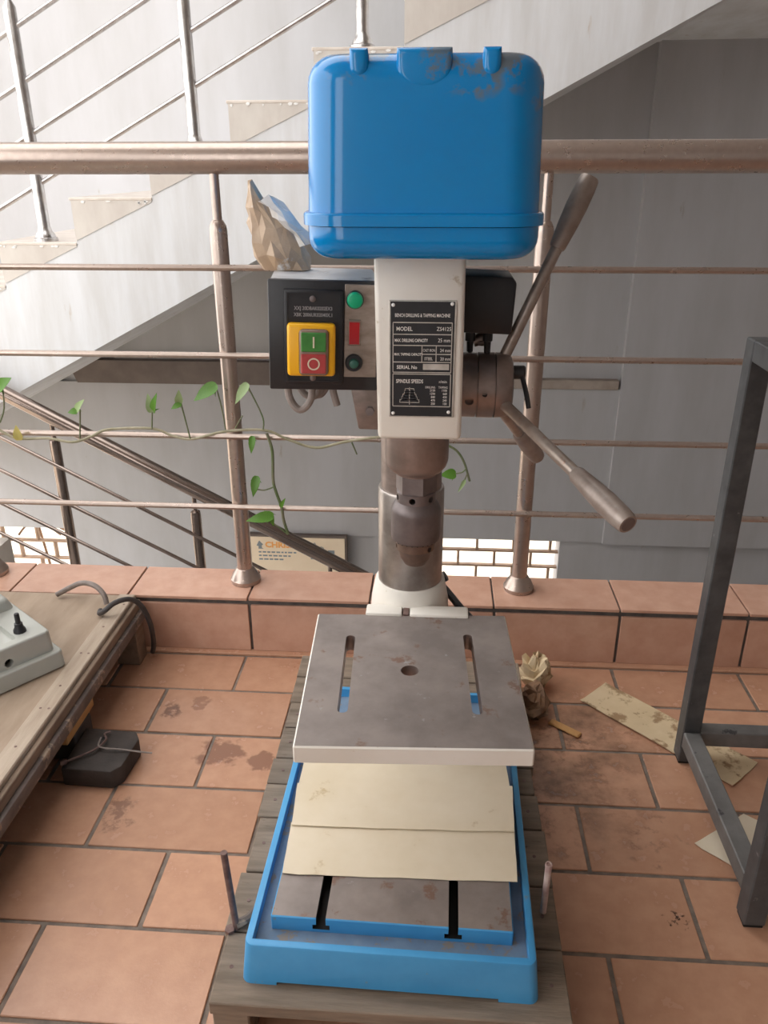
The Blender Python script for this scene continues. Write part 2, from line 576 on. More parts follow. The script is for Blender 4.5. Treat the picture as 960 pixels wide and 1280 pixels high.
# lattice openings: staggered rows of thin bricks on edge
def lattice(name, label, w, rows, zt, pitch, offs, rh):
    cx = (w[0] + w[1]) / 2
    e = thing(name, label, None, (cx, YW + 0.06, w[2]), kind='structure')
    z = zt
    for k in range(rows):
        zb = max(z - rh, w[2] + 0.004)
        b_ = nb()
        box(b_, (w[0], YW + 0.03, zb - 0.006), (w[1], YW + 0.06, zb + 0.006), 0.002, 1)
        obj('brick_course', b_, brick_m, e)
        x = offs[k % 2]
        while x < w[1] - 0.02:
            if x > w[0] + 0.02:
                b_ = nb()
                box(b_, (x - 0.007, YW + 0.03, zb + 0.006), (x + 0.007, YW + 0.06, z - 0.006), 0.002, 1)
                obj('brick', b_, brick_m, e)
            x += pitch
        z = zb
        if zb <= w[2] + 0.005:
            break
    return e


lattice('window_1', 'bright lattice opening of staggered bricks at lower left', W1, 3, -0.868, 0.215, (-2.81, -2.71), 0.115)
lattice('window_2', 'bright lattice opening of staggered bricks behind the drill column', W2, 6, -0.868, 0.211, (0.055, 0.158), 0.098)

# ------------------------------------------------------------------ upper stair flight
RUN, RISE = 0.2985, 0.1535
X0, Z0 = -1.323, 0.991
SLOPE = RISE / RUN


def soffit(x):
    return 1.128 + 0.5165 * x


K0, K1 = -5, 7
prof = []
for k in range(K0, K1 + 1):
    prof.append((X0 + k * RUN, Z0 + (k - 1) * RISE))
    prof.append((X0 + k * RUN, Z0 + k * RISE))
ztop = Z0 + K1 * RISE
prof.append((2.7, ztop))
prof.append((2.7, 1.62))
prof.append((0.955, 1.62))
xl = X0 + K0 * RUN
prof.append((xl, soffit(xl)))
bm = nb()
nlow = 2                                            # last points lie on the soffit, which falls a little to the rear
front = [bm.verts.new((x, 3.0, z)) for x, z in prof]
rear = [bm.verts.new((x, YW, z - (0.055 if i == len(prof) - 1 else (0.012 if i == len(prof) - 2 else 0.0)))) for i, (x, z) in enumerate(prof)]
bm.faces.new(front)
bm.faces.new(rear[::-1])
for i in range(len(prof)):
    j = (i + 1) % len(prof)
    bm.faces.new((front[i], front[j], rear[j], rear[i]))
bmesh.ops.triangulate(bm, faces=[f for f in bm.faces if len(f.verts) > 4])
fl = obj('stair_flight', bm, stair_m, smooth=20)
tag(fl, 'whitewashed concrete stair flight rising to the right', kind='structure')
for k in range(K0, K1):
    xa, za = X0 + k * RUN, Z0 + k * RISE
    bm = nb()
    prism(bm, [(xa, za - RISE * 0.92), (xa, za), (xa + RUN, za), (xa + RUN * 0.99, za - RISE * 0.06)], 'y', 2.9975, 3.05)
    st = obj('step_end', bm, step_m, fl)
    bm = nb()
    box(bm, (xa - 0.006, 2.996, za - 0.004), (xa + RUN, YW, za + 0.006), 0.002, 1)
    obj('tread', bm, tread_m, fl)
    bm = nb()
    rr = random.Random(k + 40)
    for c in range(7):
        x = xa + rr.uniform(0.0, RUN - 0.02)
        w_, h_ = rr.uniform(0.006, 0.022), rr.uniform(0.004, 0.010)
        z = za - rr.uniform(0.004, 0.012)
        pts = [(x, z), (x + w_ * .4, z + h_ * .5), (x + w_, z + h_ * .2), (x + w_ * .8, z - h_ * .6), (x + w_ * .3, z - h_ * .7)]
        prism(bm, pts, 'y', 2.9955, 3.0)
    co_ = obj('paint_chips', bm, chip_m, fl)
    co_['kind'] = 'stuff'

# ------------------------------------------------------------------ lower stair flight (below the balcony edge)
LR = 0.2985
xs0, zs0 = -2.1, -0.36
prof = []
for k in range(9):
    prof.append((xs0 + k * LR, zs0 - (k - 1) * 0.162 if k else zs0))
    prof.append((xs0 + k * LR, zs0 - k * 0.162))
xe = xs0 + 9 * LR
prof.append((xe, zs0 - 8 * 0.162))
prof.append((xe, zs0 - 8 * 0.162 - 0.25))
prof.append((xs0, zs0 - 0.28))
prof = [p for i, p in enumerate(prof) if i == 0 or p != prof[i - 1]]
bm = nb()
prism(bm, prof, 'y', 1.86, 2.99)
o = obj('stair_flight', bm, step_m, smooth=20)
tag(o, 'lower stair flight going down to the right below the balcony', kind='structure')
bm = nb()
box(bm, (-2.95, 1.66, -2.3), (2.8, YW + 0.14, -2.1))
o = obj('stairwell_floor', bm, step_m)
tag(o, 'ground floor of the stairwell below the balcony', kind='structure')

bm = nb()
box(bm, (-14, -9, -2.6), (10, 16, -2.31))
o = obj('ground', bm, ground_m)
tag(o, 'bare sandy ground outside the building', kind='structure')

# ------------------------------------------------------------------ unseen shell shaped to steer daylight: roof with an open light well, walls
XO, YO, ZC, ZB = -0.1, 0.75, 3.4, 2.75
bm = nb()
box(bm, (-2.0, -2.4, ZB), (2.8, YO, ZB + 0.15))
box(bm, (XO, YO, ZC), (2.8, 4.4, ZC + 0.15))
box(bm, (-2.0, YO, ZB), (2.8, YO + 0.12, ZC + 0.15))
box(bm, (-2.95, 3.25, ZC), (XO, 4.4, ZC + 0.15))  # strip added over the flight to cut skylight on the far wall
o = obj('ceiling', bm, ceil_m)
tag(o, 'unseen ceiling above the balcony and stairwell, shaped to steer daylight', kind='structure')
bm = nb()
box(bm, (2.6, -2.4, -2.3), (2.8, YW, ZC))
o = obj('wall_right', bm, low_bounce_m)
tag(o, 'unseen wall closing the right of the stairwell, darkened to cut bounced light', kind='structure')
bm = nb()
box(bm, (-0.85, -2.4, -0.2), (2.6, -2.2, ZB))
box(bm, (-2.0, -2.4, -0.2), (-0.85, -2.2, 0.3))  # gap above this piece is added to light the drill head
o = obj('wall_rear', bm, stair_m)  # pale finish chosen to bounce light onto front faces
tag(o, 'unseen wall behind the balcony with a gap added to let in daylight', kind='structure')
bm = nb()
box(bm, (-2.0, -2.4, -0.2), (-1.87, 1.7, 0.75))
box(bm, (-2.0, -2.2, 0.75), (-1.87, -1.1, ZB))  # full-height end added to narrow the highlight on the belt cover
o = obj('wall_left', bm, low_bounce_m)
tag(o, 'unseen parapet wall along the open left side of the balcony, shaped to steer daylight', kind='structure')
bm = nb()
box(bm, (-2.4, 1.62, -2.3), (2.6, 1.79, -0.1))
o = obj('wall_front', bm, plaster_m)
tag(o, 'wall below the balcony edge', kind='structure')

# ------------------------------------------------------------------ balcony railing
YR = 1.735
rl = thing('balcony_railing', 'brownish steel balcony railing with thick top tube and four thin rails', 'railing', (0, YR, HC))
bm = nb()
cyl(bm, (-2.4, YR, 1.113), (2.6, YR, 1.118), 0.0305, seg=28)
obj('handrail', bm, steel_rail, rl)
for z in (0.903, 0.719, 0.534, 0.360):
    bm = nb()
    cyl(bm, (-2.4, YR - 0.024, z), (2.6, YR - 0.024, z + 0.004), 0.0068, seg=10)
    obj('rail', bm, steel_rail, rl)
for x in (-1.765, -1.108, -0.459, 0.214, 0.872, 1.53):
    bm = nb()
    lathe(bm, (x, YR, HC + 0.022), (0, 0, 1), [(0, 0.0185), (0.80, 0.0185), (0.812, 0.0175), (0.822, 0.0120), (0.824, 0.0095), (0.925, 0.0095)], 20)
    ps = obj('post', bm, steel_rail, rl)
    bm = nb()
    lathe(bm, (x, YR, HC), (0, 0, 1), [(0, 0.036), (0.010, 0.037), (0.014, 0.034), (0.024, 0.030), (0.027, 0.027), (0.036, 0.022), (0.038, 0.019)], 24)
    obj('base_flange', bm, steel_rail, ps)

# ------------------------------------------------------------------ upper stair railing
YU = 3.06
sr = thing('stair_railing', 'pale shiny steel railing along the upper stair flight', 'railing', (-0.85, YU, Z0))


def upz(x, i):
    return 1.038 + 0.164 * i + 0.515 * (x + 1.462)


for i in range(4):
    bm = nb()
    cyl(bm, (-2.75, YU, upz(-2.75, i)), (1.0, YU, upz(1.0, i)), 0.0085, seg=10)
    obj('rail', bm, steel_bright, sr)
bm = nb()
cyl(bm, (-2.75, YU, upz(-2.75, 4) + 0.02), (1.0, YU, upz(1.0, 4) + 0.02), 0.030, seg=20)
obj('handrail', bm, steel_bright, sr)
for k in (-6, -4, -2, 0, 2, 4, 6):
    x = -0.868 + (k / 2) * 2 * RUN
    zt = Z0 + RISE * (1 + k) + 0.006
    bm = nb()
    ztop_ = upz(x, 4) + 0.0
    lathe(bm, (x, YU, zt + 0.02), (0, 0, 1), [(0, 0.0215), (ztop_ - zt - 0.12, 0.0215), (ztop_ - zt - 0.10, 0.011), (ztop_ - zt - 0.01, 0.011)], 18)
    ps = obj('post', bm, steel_bright, sr)
    bm = nb()
    lathe(bm, (x, YU, zt), (0, 0, 1), [(0, 0.043), (0.010, 0.043), (0.014, 0.036), (0.026, 0.033), (0.034, 0.026), (0.05, 0.022)], 22)
    obj('base_flange', bm, steel_bright, ps)

# ------------------------------------------------------------------ lower stair railing
YL = 2.95
lr = thing('stair_railing', 'dark steel railing running down to the right below the balcony', 'railing', (-1.2, YL, -1.0))


def lz(x, z0):
    return z0 - 0.5455 * (x + 1.71)


bm = nb()
cyl(bm, (-2.1, YL, lz(-2.1, 0.302)), (0.3, YL, lz(0.3, 0.302)), 0.0285, seg=24)
obj('handrail', bm, darkrail_m, lr)
for z0 in (0.106, -0.048, -0.208, -0.36):
    bm = nb()
    cyl(bm, (-2.1, YL - 0.02, lz(-2.1, z0)), (0.3, YL - 0.02, lz(0.3, z0)), 0.0078, seg=10)
    obj('rail', bm, darkrail_m, lr)
for x in (-2.06, -1.512, -0.968, -0.42, 0.12):
    zt = lz(x, 0.302) - 0.02
    k = max(0, min(8, int((x - xs0) // LR)))
    zb = zs0 - k * 0.162
    bm = nb()
    lathe(bm, (x, YL, zb), (0, 0, 1), [(0, 0.021), (zt - zb - 0.09, 0.021), (zt - zb - 0.075, 0.019), (zt - zb - 0.068, 0.009), (zt - zb, 0.009)], 18)
    obj('post', bm, darkrail_m, lr)

# ------------------------------------------------------------------ drill press
PZ = 0.11                                           # top of the pallet
dp = thing('drill_press', 'bench drilling machine with blue belt cover, cream head and blue base on a pallet', 'drill press', (-0.03, 1.0, PZ))

# base tray
bm = nb()
b0 = [(-0.232, 0.706), (0.157, 0.706), (0.157, 1.285), (-0.232, 1.285)]
b1 = [(-0.226, 0.712), (0.151, 0.712), (0.151, 1.279), (-0.226, 1.279)]
vb = [bm.verts.new((x, y, PZ)) for x, y in b0]
vt = [bm.verts.new((x, y, 0.1745)) for x, y in b1]
bm.faces.new(vb[::-1])
bm.faces.new(vt)
for i in range(4):
    bm.faces.new((vb[i], vb[(i + 1) % 4], vt[(i + 1) % 4], vt[i]))
bmesh.ops.recalc_face_normals(bm, faces=bm.faces[:])
bmesh.ops.bevel(bm, geom=[e for e in bm.edges if abs(e.verts[0].co.z - e.verts[1].co.z) > 0.03], offset=0.012, segments=4, profile=0.5, affect='EDGES')
bmesh.ops.bevel(bm, geom=[e for e in bm.edges if e.verts[0].co.z > 0.17 and e.verts[1].co.z > 0.17], offset=0.003, segments=2, profile=0.5, affect='EDGES')
c1 = nb()
box(c1, (-0.2165, 0.7215, 0.157), (0.1415, 1.2695, 0.30))
c2 = nb()
box(c2, (-0.185, 0.60, 0.09), (0.105, 1.4, PZ + 0.005))
bm = carve(bm, [c1, c2])
BPIV = (-0.0375, 0.995, PZ)
obj('base', bm, [blue_base, blue_gutter], dp, rz=R(-0.9), pivot=BPIV, facemat=lambda f: 1 if (f.normal.z > 0.9 and 0.15 < f.calc_center_median().z < 0.16) else 0)
# raised working surface with two T-slots
bm = nb()
box(bm, (-0.1985, 0.752, 0.15), (0.1235, 1.085, 0.1815), 0.0015, 1)
cuts = []
for x in (-0.131, 0.045):
    c = nb()
    box(c, (x - 0.0065, 0.70, 0.168), (x + 0.0065, 1.2, 0.2))
    cuts.append(c)
    c = nb()
    box(c, (x - 0.0115, 0.70, 0.162), (x + 0.0115, 1.2, 0.170))
    cuts.append(c)
bm = carve(bm, cuts)
obj('base_table', bm, [blue_base, iron_m, dark_m], dp, rz=R(-0.9), pivot=BPIV,
    facemat=lambda f: 1 if (f.normal.z > 0.9 and f.calc_center_median().z > 0.181) else (2 if (min(abs(f.calc_center_median().x + 0.131), abs(f.calc_center_median().x - 0.045)) < 0.0125 and abs(f.normal.y) < 0.5) else 0))
# column
CX, CY = -0.034, 1.17
bm = nb()
lathe(bm, (CX, CY, 0.157), (0, 0, 1), [(0, 0.082), (0.012, 0.082), (0.02, 0.074), (0.05, 0.062), (0.055, 0.058)], 32)
obj('column_flange', bm, blue_base, dp)
bm = nb()
cyl(bm, (CX, CY, 0.2), (CX, CY, 0.99), 0.0475, seg=36)
obj('column', bm, column_m, dp)
bm = nb()
lathe(bm, (CX, CY, 0.44), (0, 0, 1), [(0, 0.0522), (0.196, 0.0522), (0.200, 0.0505), (0.2005, 0.0478)], 40)
obj('column_sleeve', bm, sleeve_m, dp)
# table bracket
bm = nb()
lathe(bm, (CX, CY, 0.375), (0, 0, 1), [(0, 0.067), (0.03, 0.066), (0.07, 0.063), (0.096, 0.0580), (0.1025, 0.0565), (0.1035, 0.0525)], 40)
box(bm, (-0.092, 0.96, 0.365), (0.030, 1.16, 0.4235), 0.006, 2)
br = obj('table_bracket', bm, cream_m, dp)
bm = nb()
box(bm, (-0.101, 1.088, 0.424), (-0.0435, 1.118, 0.4545), 0.003, 2)
obj('table_lug', bm, cream_m, br)
bm = nb()
box(bm, (-0.0315, 1.088, 0.424), (0.0605, 1.118, 0.4545), 0.003, 2)
obj('table_lug', bm, cream_m, br)
bm = nb()
box(bm, (-0.042, 1.09, 0.424), (-0.033, 1.112, 0.4535), 0.001, 1)
obj('clamp_gap', bm, rust_m, br)
bm = nb()
tube(bm, [(0.012, 1.215, 0.448), (0.030, 1.195, 0.436), (0.048, 1.165, 0.428), (0.066, 1.14, 0.420)], 0.0062, 10)
cyl(bm, (0.0, 1.225, 0.435), (0.026, 1.225, 0.452), 0.009, seg=12)
obj('clamp_lever', bm, black_m, dp)
# work table with slots and hole
TPV = (-0.0225, 0.937, 0.424)
bm = nb()
box(bm, (-0.170, 0.7785, 0.424), (0.125, 1.0955, 0.450), 0.002, 1)
cuts = []
for x, y0, y1 in ((-0.114, 0.846, 1.032), (0.0615, 0.846, 1.038)):
    c = nb()
    pts = []
    r = 0.0068
    for k in range(9):
        a = math.pi * k / 8
        pts.append((x + r * math.cos(a), y1 - r + r * math.sin(a)))
    for k in range(9):
        a = math.pi + math.pi * k / 8
        pts.append((x + r * math.cos(a), y0 + r + r * math.sin(a)))
    prism(c, pts, 'z', 0.30, 0.50)
    cuts.append(c)
c = nb()
cyl(c, (-0.026, 0.942, 0.3), (-0.026, 0.942, 0.5), 0.0125, seg=24)
cuts.append(c)
bm = carve(bm, cuts)
tb = obj('work_table', bm, [cream_m, iron_m, quill_m], dp, rz=R(2.4), pivot=TPV,
         facemat=lambda f: 1 if f.normal.z > 0.9 else (2 if (abs(f.calc_center_median().x + 0.0225) < 0.11 and abs(f.calc_center_median().y - 0.937) < 0.11 and abs(f.normal.z) < 0.5) else 0))

# head casting
bm = nb()
prism(bm, [(-0.0645, 0.812), (0.0305, 0.812), (0.0285, 1.03), (-0.0685, 1.03)], 'y', 0.873, 1.235)
bmesh.ops.recalc_face_normals(bm, faces=bm.faces[:])
bmesh.ops.bevel(bm, geom=bm.edges[:], offset=0.0055, segments=3, profile=0.5, affect='EDGES')
hd = obj('head', bm, cream_m, dp)
bm = nb()
lathe(bm, (-0.021, 0.942, 0.816), (0, 0, -1), [(0, 0.0395), (0.050, 0.0395), (0.058, 0.037), (0.064, 0.032), (0.0665, 0.027), (0.069, 0.026)], 36)
qu = obj('quill', bm, quill_m, dp)
bm = nb()
cyl(bm, (-0.021, 0.942, 0.749), (-0.021, 0.942, 0.724), 0.0262, seg=6, phase=R(20))
obj('spindle_nut', bm, chuck_m, qu)
ck = nb()
lathe(ck, (-0.021, 0.942, 0.726), (0, 0, -1), [(0, 0.021), (0.003, 0.025), (0.016, 0.025), (0.020, 0.0285), (0.026, 0.0315), (0.030, 0.0318), (0.064, 0.0318),
                                               (0.068, 0.031), (0.0705, 0.0275), (0.071, 0.0262)], 36)
cu_ = []
for k in range(6):
    a = 2 * math.pi * k / 6 + 0.35
    c = nb()
    cyl(c, (-0.021, 0.942, 0.7165), (-0.021 + 0.05 * math.cos(a), 0.942 + 0.05 * math.sin(a), 0.7165), 0.0042, seg=10)
    cu_.append(c)
ck = carve(ck, cu_)
ch = obj('chuck', ck, chuck_m, dp)
bm = nb()
lathe(bm, (-0.021, 0.942, 0.6555), (0, 0, -1), [(0, 0.0258), (0.012, 0.0255), (0.017, 0.0215), (0.026, 0.0195), (0.031, 0.0165), (0.0345, 0.0145), (0.0348, 0.004)], 32)
cu_ = []
for k in range(3):
    a = 2 * math.pi * k / 3 - 0.75
    c = nb()
    cyl(c, (-0.021, 0.942, 0.6475), (-0.021 + 0.05 * math.cos(a), 0.942 + 0.05 * math.sin(a), 0.6475), 0.0034, seg=10)
    cu_.append(c)
bm = carve(bm, cu_)
obj('chuck_nose', bm, nose_m, ch)
bm = nb()
for k in range(26):
    a = 2 * math.pi * k / 26
    d = Vector((math.cos(a), math.sin(a), 0))
    c0 = Vector((-0.021, 0.942, 0.6565)) + d * 0.0250
    cyl(bm, c0, c0 + d * 0.0040, 0.0013, 0.0010, seg=6)
o = obj('gear_teeth', bm, dark_m, ch)
o['kind'] = 'stuff'


# belt cover: upper lid, flange, lower pan
def shell(bm, x0, x1, y0, y1, z0, z1, rv, rt, top=True, taper=0.0):
    vb_ = [bm.verts.new((x, y, z0)) for x, y in ((x0, y0), (x1, y0), (x1, y1), (x0, y1))]
    vt_ = [bm.verts.new((x, y, z1)) for x, y in ((x0 + taper, y0 + taper * .5), (x1 - taper, y0 + taper * .5), (x1 - taper, y1), (x0 + taper, y1))]
    fs = [bm.faces.new(vb_[::-1]), bm.faces.new(vt_)]
    for i in range(4):
        fs.append(bm.faces.new((vb_[i], vb_[(i + 1) % 4], vt_[(i + 1) % 4], vt_[i])))
    vert_e = [e for f in fs for e in f.edges if abs(e.verts[0].co.z - e.verts[1].co.z) > 0.5 * (z1 - z0)]
    r = bmesh.ops.bevel(bm, geom=list(set(vert_e)), offset=rv, segments=8, profile=0.5, affect='EDGES')
    zc = z1 if top else z0
    es = [e for e in bm.edges if abs(e.verts[0].co.z - zc) < 1e-5 and abs(e.verts[1].co.z - zc) < 1e-5]
    bmesh.ops.bevel(bm, geom=es, offset=rt, segments=6, profile=0.5, affect='EDGES')


YC0, YC1 = 0.802, 1.37
bm = nb()
shell(bm, -0.1295, 0.0965, YC0, YC1, 1.0555, 1.1935, 0.038, 0.024, True, 0.004)
lid = obj('belt_cover_lid', bm, blue_dust, dp, smooth=45)
bm = nb()
shell(bm, -0.1345, 0.1015, YC0 - 0.005, YC1 + 0.005, 1.0470, 1.0590, 0.043, 0.003, True)
obj('lid_flange', bm, blue_m, lid, smooth=45)
for xa, xb, drop in ((-0.0835, -0.0665, 0.024), (-0.0415, 0.0080, 0.034), (0.0345, 0.0510, 0.024)):
    bm = nb()
    xm, hw = (xa + xb) / 2, (xb - xa) / 2
    pts = []
    # rib section in X, swept over the front edge of the lid: rounded boss
    z1 = 1.1958
    z0 = z1 - drop
    n = 10
    out = [(xa, z1)]
    for k in range(n + 1):
        a = math.pi + math.pi * k / n
        out.append((xm + hw * math.cos(a), z0 + min(hw, drop * .5) + min(hw, drop * .5) * math.sin(a)))
    out.append((xb, z1))
    prism(bm, out, 'y', YC0 + 0.0012, YC1 - 0.06)
    bmesh.ops.recalc_face_normals(bm, faces=bm.faces[:])
    es = [e for e in bm.edges if (e.verts[0].co.y < YC0 + 0.01 and e.verts[1].co.y < YC0 + 0.01)]
    bmesh.ops.bevel(bm, geom=es, offset=0.0055, segments=4, profile=0.5, affect='EDGES')
    es = [e for e in bm.edges if abs(e.verts[0].co.x - e.verts[1].co.x) < 1e-5 and e.verts[0].co.z > z1 - 1e-4 and e.verts[1].co.z > z1 - 1e-4 and abs(e.verts[0].co.y - e.verts[1].co.y) > 0.1]
    if es:
        bmesh.ops.bevel(bm, geom=es, offset=0.0055, segments=4, profile=0.5, affect='EDGES')
    obj('lid_rib', bm, blue_dust if drop > 0.03 else blue_m, lid, smooth=45)
bm = nb()
shell(bm, -0.1305, 0.0975, YC0 - 0.001, YC1, 1.0155, 1.0462, 0.040, 0.0200, False)
obj('belt_cover_pan', bm, blue_m, dp, smooth=45)

# nameplate
npl = nb()
YN = 0.8715
box(npl, (-0.0515, YN, 0.8395), (0.0210, 0.8745, 0.9685), 0.0005, 1)
np_ = obj('nameplate', npl, silver_m, dp)
bm = nb()
box(bm, (-0.0500, YN - 0.0004, 0.8410), (0.0188, YN + 0.0006, 0.9672))
obj('black_field', bm, plate_m, np_)
W_, H_ = 0.0688, 0.1262


def lay(bm, depth=0.0007):
    place_flat(bm, (-0.0500, YN - depth, 0.8410), (1, 0, 0), (0, 0, 1))


bm = nb()


def bar(b_, x0, y0, x1, y1, t=0.00045):
    if abs(x1 - x0) > abs(y1 - y0):
        q = [(x0, y0 - t), (x1, y1 - t), (x1, y1 + t), (x0, y0 + t)]
    else:
        q = [(x0 - t, y0), (x1 - t, y1), (x1 + t, y1), (x0 + t, y0)]
    b_.faces.new([b_.verts.new((a * W_, c * H_, 0)) for a, c in q])


def barn(x0, y0, x1, y1, t=0.0042):
    tt = t
    if abs(x1 - x0) > abs(y1 - y0):
        tt = t
        q = [(x0, y0 - tt), (x1, y1 - tt), (x1, y1 + tt), (x0, y0 + tt)]
    else:
        tt = t * 1.6
        q = [(x0 - tt, y0), (x1 - tt, y1), (x1 + tt, y1), (x0 + tt, y0)]
    bm.faces.new([bm.verts.new((a * W_, c * H_, 0)) for a, c in q])


for y in (0.825, 0.725, 0.630, 0.485, 0.395, 0.380, 0.09):
    barn(0.04, y, 0.965, y)
barn(0.04, 0.395, 0.04, 0.825)
barn(0.965, 0.395, 0.965, 0.825)
barn(0.04, 0.09, 0.04, 0.38)
barn(0.965, 0.09, 0.965, 0.38)
barn(0.50, 0.485, 0.50, 0.630)
barn(0.725, 0.485, 0.725, 0.630)
barn(0.50, 0.555, 0.965, 0.555)
# stepped pulley drawing
for i, (hw, y0, y1) in enumerate(((0.16, 0.125, 0.150), (0.13, 0.150, 0.175), (0.11, 0.175, 0.20), (0.085, 0.20, 0.225), (0.075, 0.225, 0.25))):
    barn(0.31 - hw, y0, 0.31 + hw, y0, 0.003)
    barn(0.31 - hw, y1, 0.31 + hw, y1, 0.003)
    barn(0.31 - hw, y0, 0.31 - hw * 0.94, y1, 0.003)
    barn(0.31 + hw, y0, 0.31 + hw * 0.94, y1, 0.003)
barn(0.31, 0.105, 0.31, 0.262, 0.003)
barn(0.52, 0.445, 0.935, 0.445, 0.026)
lay(bm)
obj('ruled_lines', bm, silver_m, np_)
tx = text_bm([
    ('BENCH DRILLING & TAPPING MACHINE', 0.50 * W_, 0.872 * H_, 0.0052, 'CENTER', 0.64, 0.00005),
    ('MODEL', 0.09 * W_, 0.755 * H_, 0.0062, 'LEFT', 0.85, 0.00005),
    ('ZS4125', 0.955 * W_, 0.757 * H_, 0.0060, 'RIGHT', 0.85, 0.0),
    ('MAX. DRILLING CAPACITY', 0.065 * W_, 0.660 * H_, 0.0050, 'LEFT', 0.60, 0.00008),
    ('25 mm', 0.945 * W_, 0.660 * H_, 0.0060, 'RIGHT', 0.80, 0.0),
    ('MAX. TAPPING CAPACITY', 0.06 * W_, 0.542 * H_, 0.0040, 'LEFT', 0.66, 0.00006),
    ('CAST IRON', 0.515 * W_, 0.578 * H_, 0.0042, 'LEFT', 0.62, 0.0),
    ('24 mm', 0.955 * W_, 0.576 * H_, 0.0052, 'RIGHT', 0.80, 0.0),
    ('STEEL', 0.54 * W_, 0.504 * H_, 0.0046, 'LEFT', 0.78, 0.0),
    ('20 mm', 0.955 * W_, 0.503 * H_, 0.0050, 'RIGHT', 0.80, 0.0),
    ('SERIAL No', 0.10 * W_, 0.425 * H_, 0.0056, 'LEFT', 0.88, 0.00008),
    ('SPINDLE SPEEDS', 0.09 * W_, 0.300 * H_, 0.0060, 'LEFT', 0.70, 0.00008),
    ('r/min', 0.91 * W_, 0.303 * H_, 0.0046, 'RIGHT', 0.90, 0.0),
    ('DRILLING', 0.725 * W_, 0.255 * H_, 0.0034, 'RIGHT', 0.75, 0.0),
    ('TAPPING', 0.925 * W_, 0.255 * H_, 0.0034, 'RIGHT', 0.75, 0.0),
] + [(a, 0.725 * W_, (0.227 - 0.030 * i) * H_, 0.0036, 'RIGHT', 0.85, 0.00003) for i, a in enumerate(('2150', '1290', '840', '470', '250'))]
  + [(a, 0.915 * W_, (0.227 - 0.030 * i) * H_, 0.0036, 'RIGHT', 0.85, 0.00003) for i, a in enumerate(('1100', '660', '430', '240', '130'))])
lay(tx)
obj('lettering', tx, letter_m, np_, recalc=False)
for x, z in ((-0.0472, 0.9635), (0.0158, 0.9650), (-0.0470, 0.8440), (0.0152, 0.8460)):
    bm = nb()
    lathe(bm, (x, YN + 0.0004, z), (0, -1, 0), [(0, 0.0022), (0.0008, 0.0020), (0.0014, 0.0012), (0.0016, 0.0002)], 12)
    obj('rivet', bm, chip_m, np_)

# switch box (turned slightly), built in a local frame: u to the right, n towards the viewer
sb = thing('switch_box', '', None, (-0.128, 0.895, 0.866))
del sb['label']
sb.parent = dp
sb.location = Vector((-0.128, 0.895, 0.866)) - WL[dp.name]
SBO, SBA = Vector((-0.128, 0.895, 0.866)), R(7.5)
# lean the box a little, as it hangs from its bracket
SBM = Matrix.Translation(SBO) @ Matrix.Rotation(SBA, 4, 'Z') @ Matrix.Rotation(R(2.0), 4, 'Y')


def sob(name, bm_, m_, parent=None, **kw):
    bmesh.ops.transform(bm_, matrix=SBM, verts=bm_.verts[:])
    return obj(name, bm_, m_, parent or sb, **kw)


bm = nb()
box(bm, (-0.0600, 0.0, 0.0), (0.0600, 0.125, 0.1185), 0.0025, 2)
sob('box_body', bm, [black_m, boxtop_m], facemat=lambda f: 1 if f.normal.z > 0.6 else 0)
bm = nb()
box(bm, (-0.0615, -0.004, -0.002), (0.0615, 0.004, 0.1200), 0.002, 2)
sob('front_panel', bm, black_m)
bm = nb()
box(bm, (-0.0445, -0.009, 0.006), (0.0215, -0.002, 0.1105), 0.0022, 2)
c = nb()
box(c, (-0.0400, -0.02, 0.0105), (0.0165, -0.0078, 0.1060))
bm = carve(bm, [c])
swp = sob('switch_plate', bm, black_m)
bm = nb()
box(bm, (-0.0405, -0.0215, 0.0175), (0.0125, -0.0070, 0.0755), 0.004, 3)
sob('yellow_housing', bm, yellow_m)
bm = nb()
box(bm, (-0.0275, -0.0265, 0.0195), (0.0050, -0.0190, 0.0705), 0.0045, 3)
sob('button_cover', bm, cover_m)
bm = nb()
box(bm, (-0.0250, -0.0280, 0.0465), (0.0022, -0.0255, 0.0675), 0.0008, 1)
sob('start_button', bm, green_m)
bm = nb()
box(bm, (-0.0250, -0.0280, 0.0225), (0.0022, -0.0255, 0.0440), 0.0008, 1)
sob('stop_button', bm, red_m)
bm = nb()
box(bm, (-0.0122, -0.0285, 0.0510), (-0.0104, -0.0278, 0.0630))
sob('start_mark', bm, printc_m)
bm = nb()
ring = []
for k in range(28):
    a = 2 * math.pi * k / 28
    ring.append((bm.verts.new((-0.0113 + 0.0052 * math.cos(a), -0.0286, 0.0333 + 0.0052 * math.sin(a))),
                 bm.verts.new((-0.0113 + 0.0068 * math.cos(a), -0.0286, 0.0333 + 0.0068 * math.sin(a)))))
for k in range(28):
    a, b_ = ring[k], ring[(k + 1) % 28]
    bm.faces.new((a[0], b_[0], b_[1], a[1]))
sob('stop_mark', bm, printc_m)
for z in (0.1005, 0.0130):
    bm = nb()
    lathe(bm, (-0.0125, -0.0075, z), (0, -1, 0), [(0, 0.0036), (0.0018, 0.0034), (0.0022, 0.0026)], 14)
    sc_ = sob('screw', bm, chuck_m)
tx = text_bm([('XXJ 20DBAK0202EX3', -0.0118, 0.0885, 0.0055, 'CENTER', 0.82, 0.00012), ('XBK 2006UK02040X.1', -0.0118, 0.0815, 0.0055, 'CENTER', 0.82, 0.00012)])
place_flat(tx, (0, -0.0082, 0), (1, 0, 0), (0, 0, 1))
sob('embossed_print', tx, greyprint_m, recalc=False)
bm = nb()
box(bm, (0.0225, -0.0055, 0.0140), (0.0590, -0.0030, 0.1165), 0.0006, 1)
sob('label_panel', bm, panel_m)
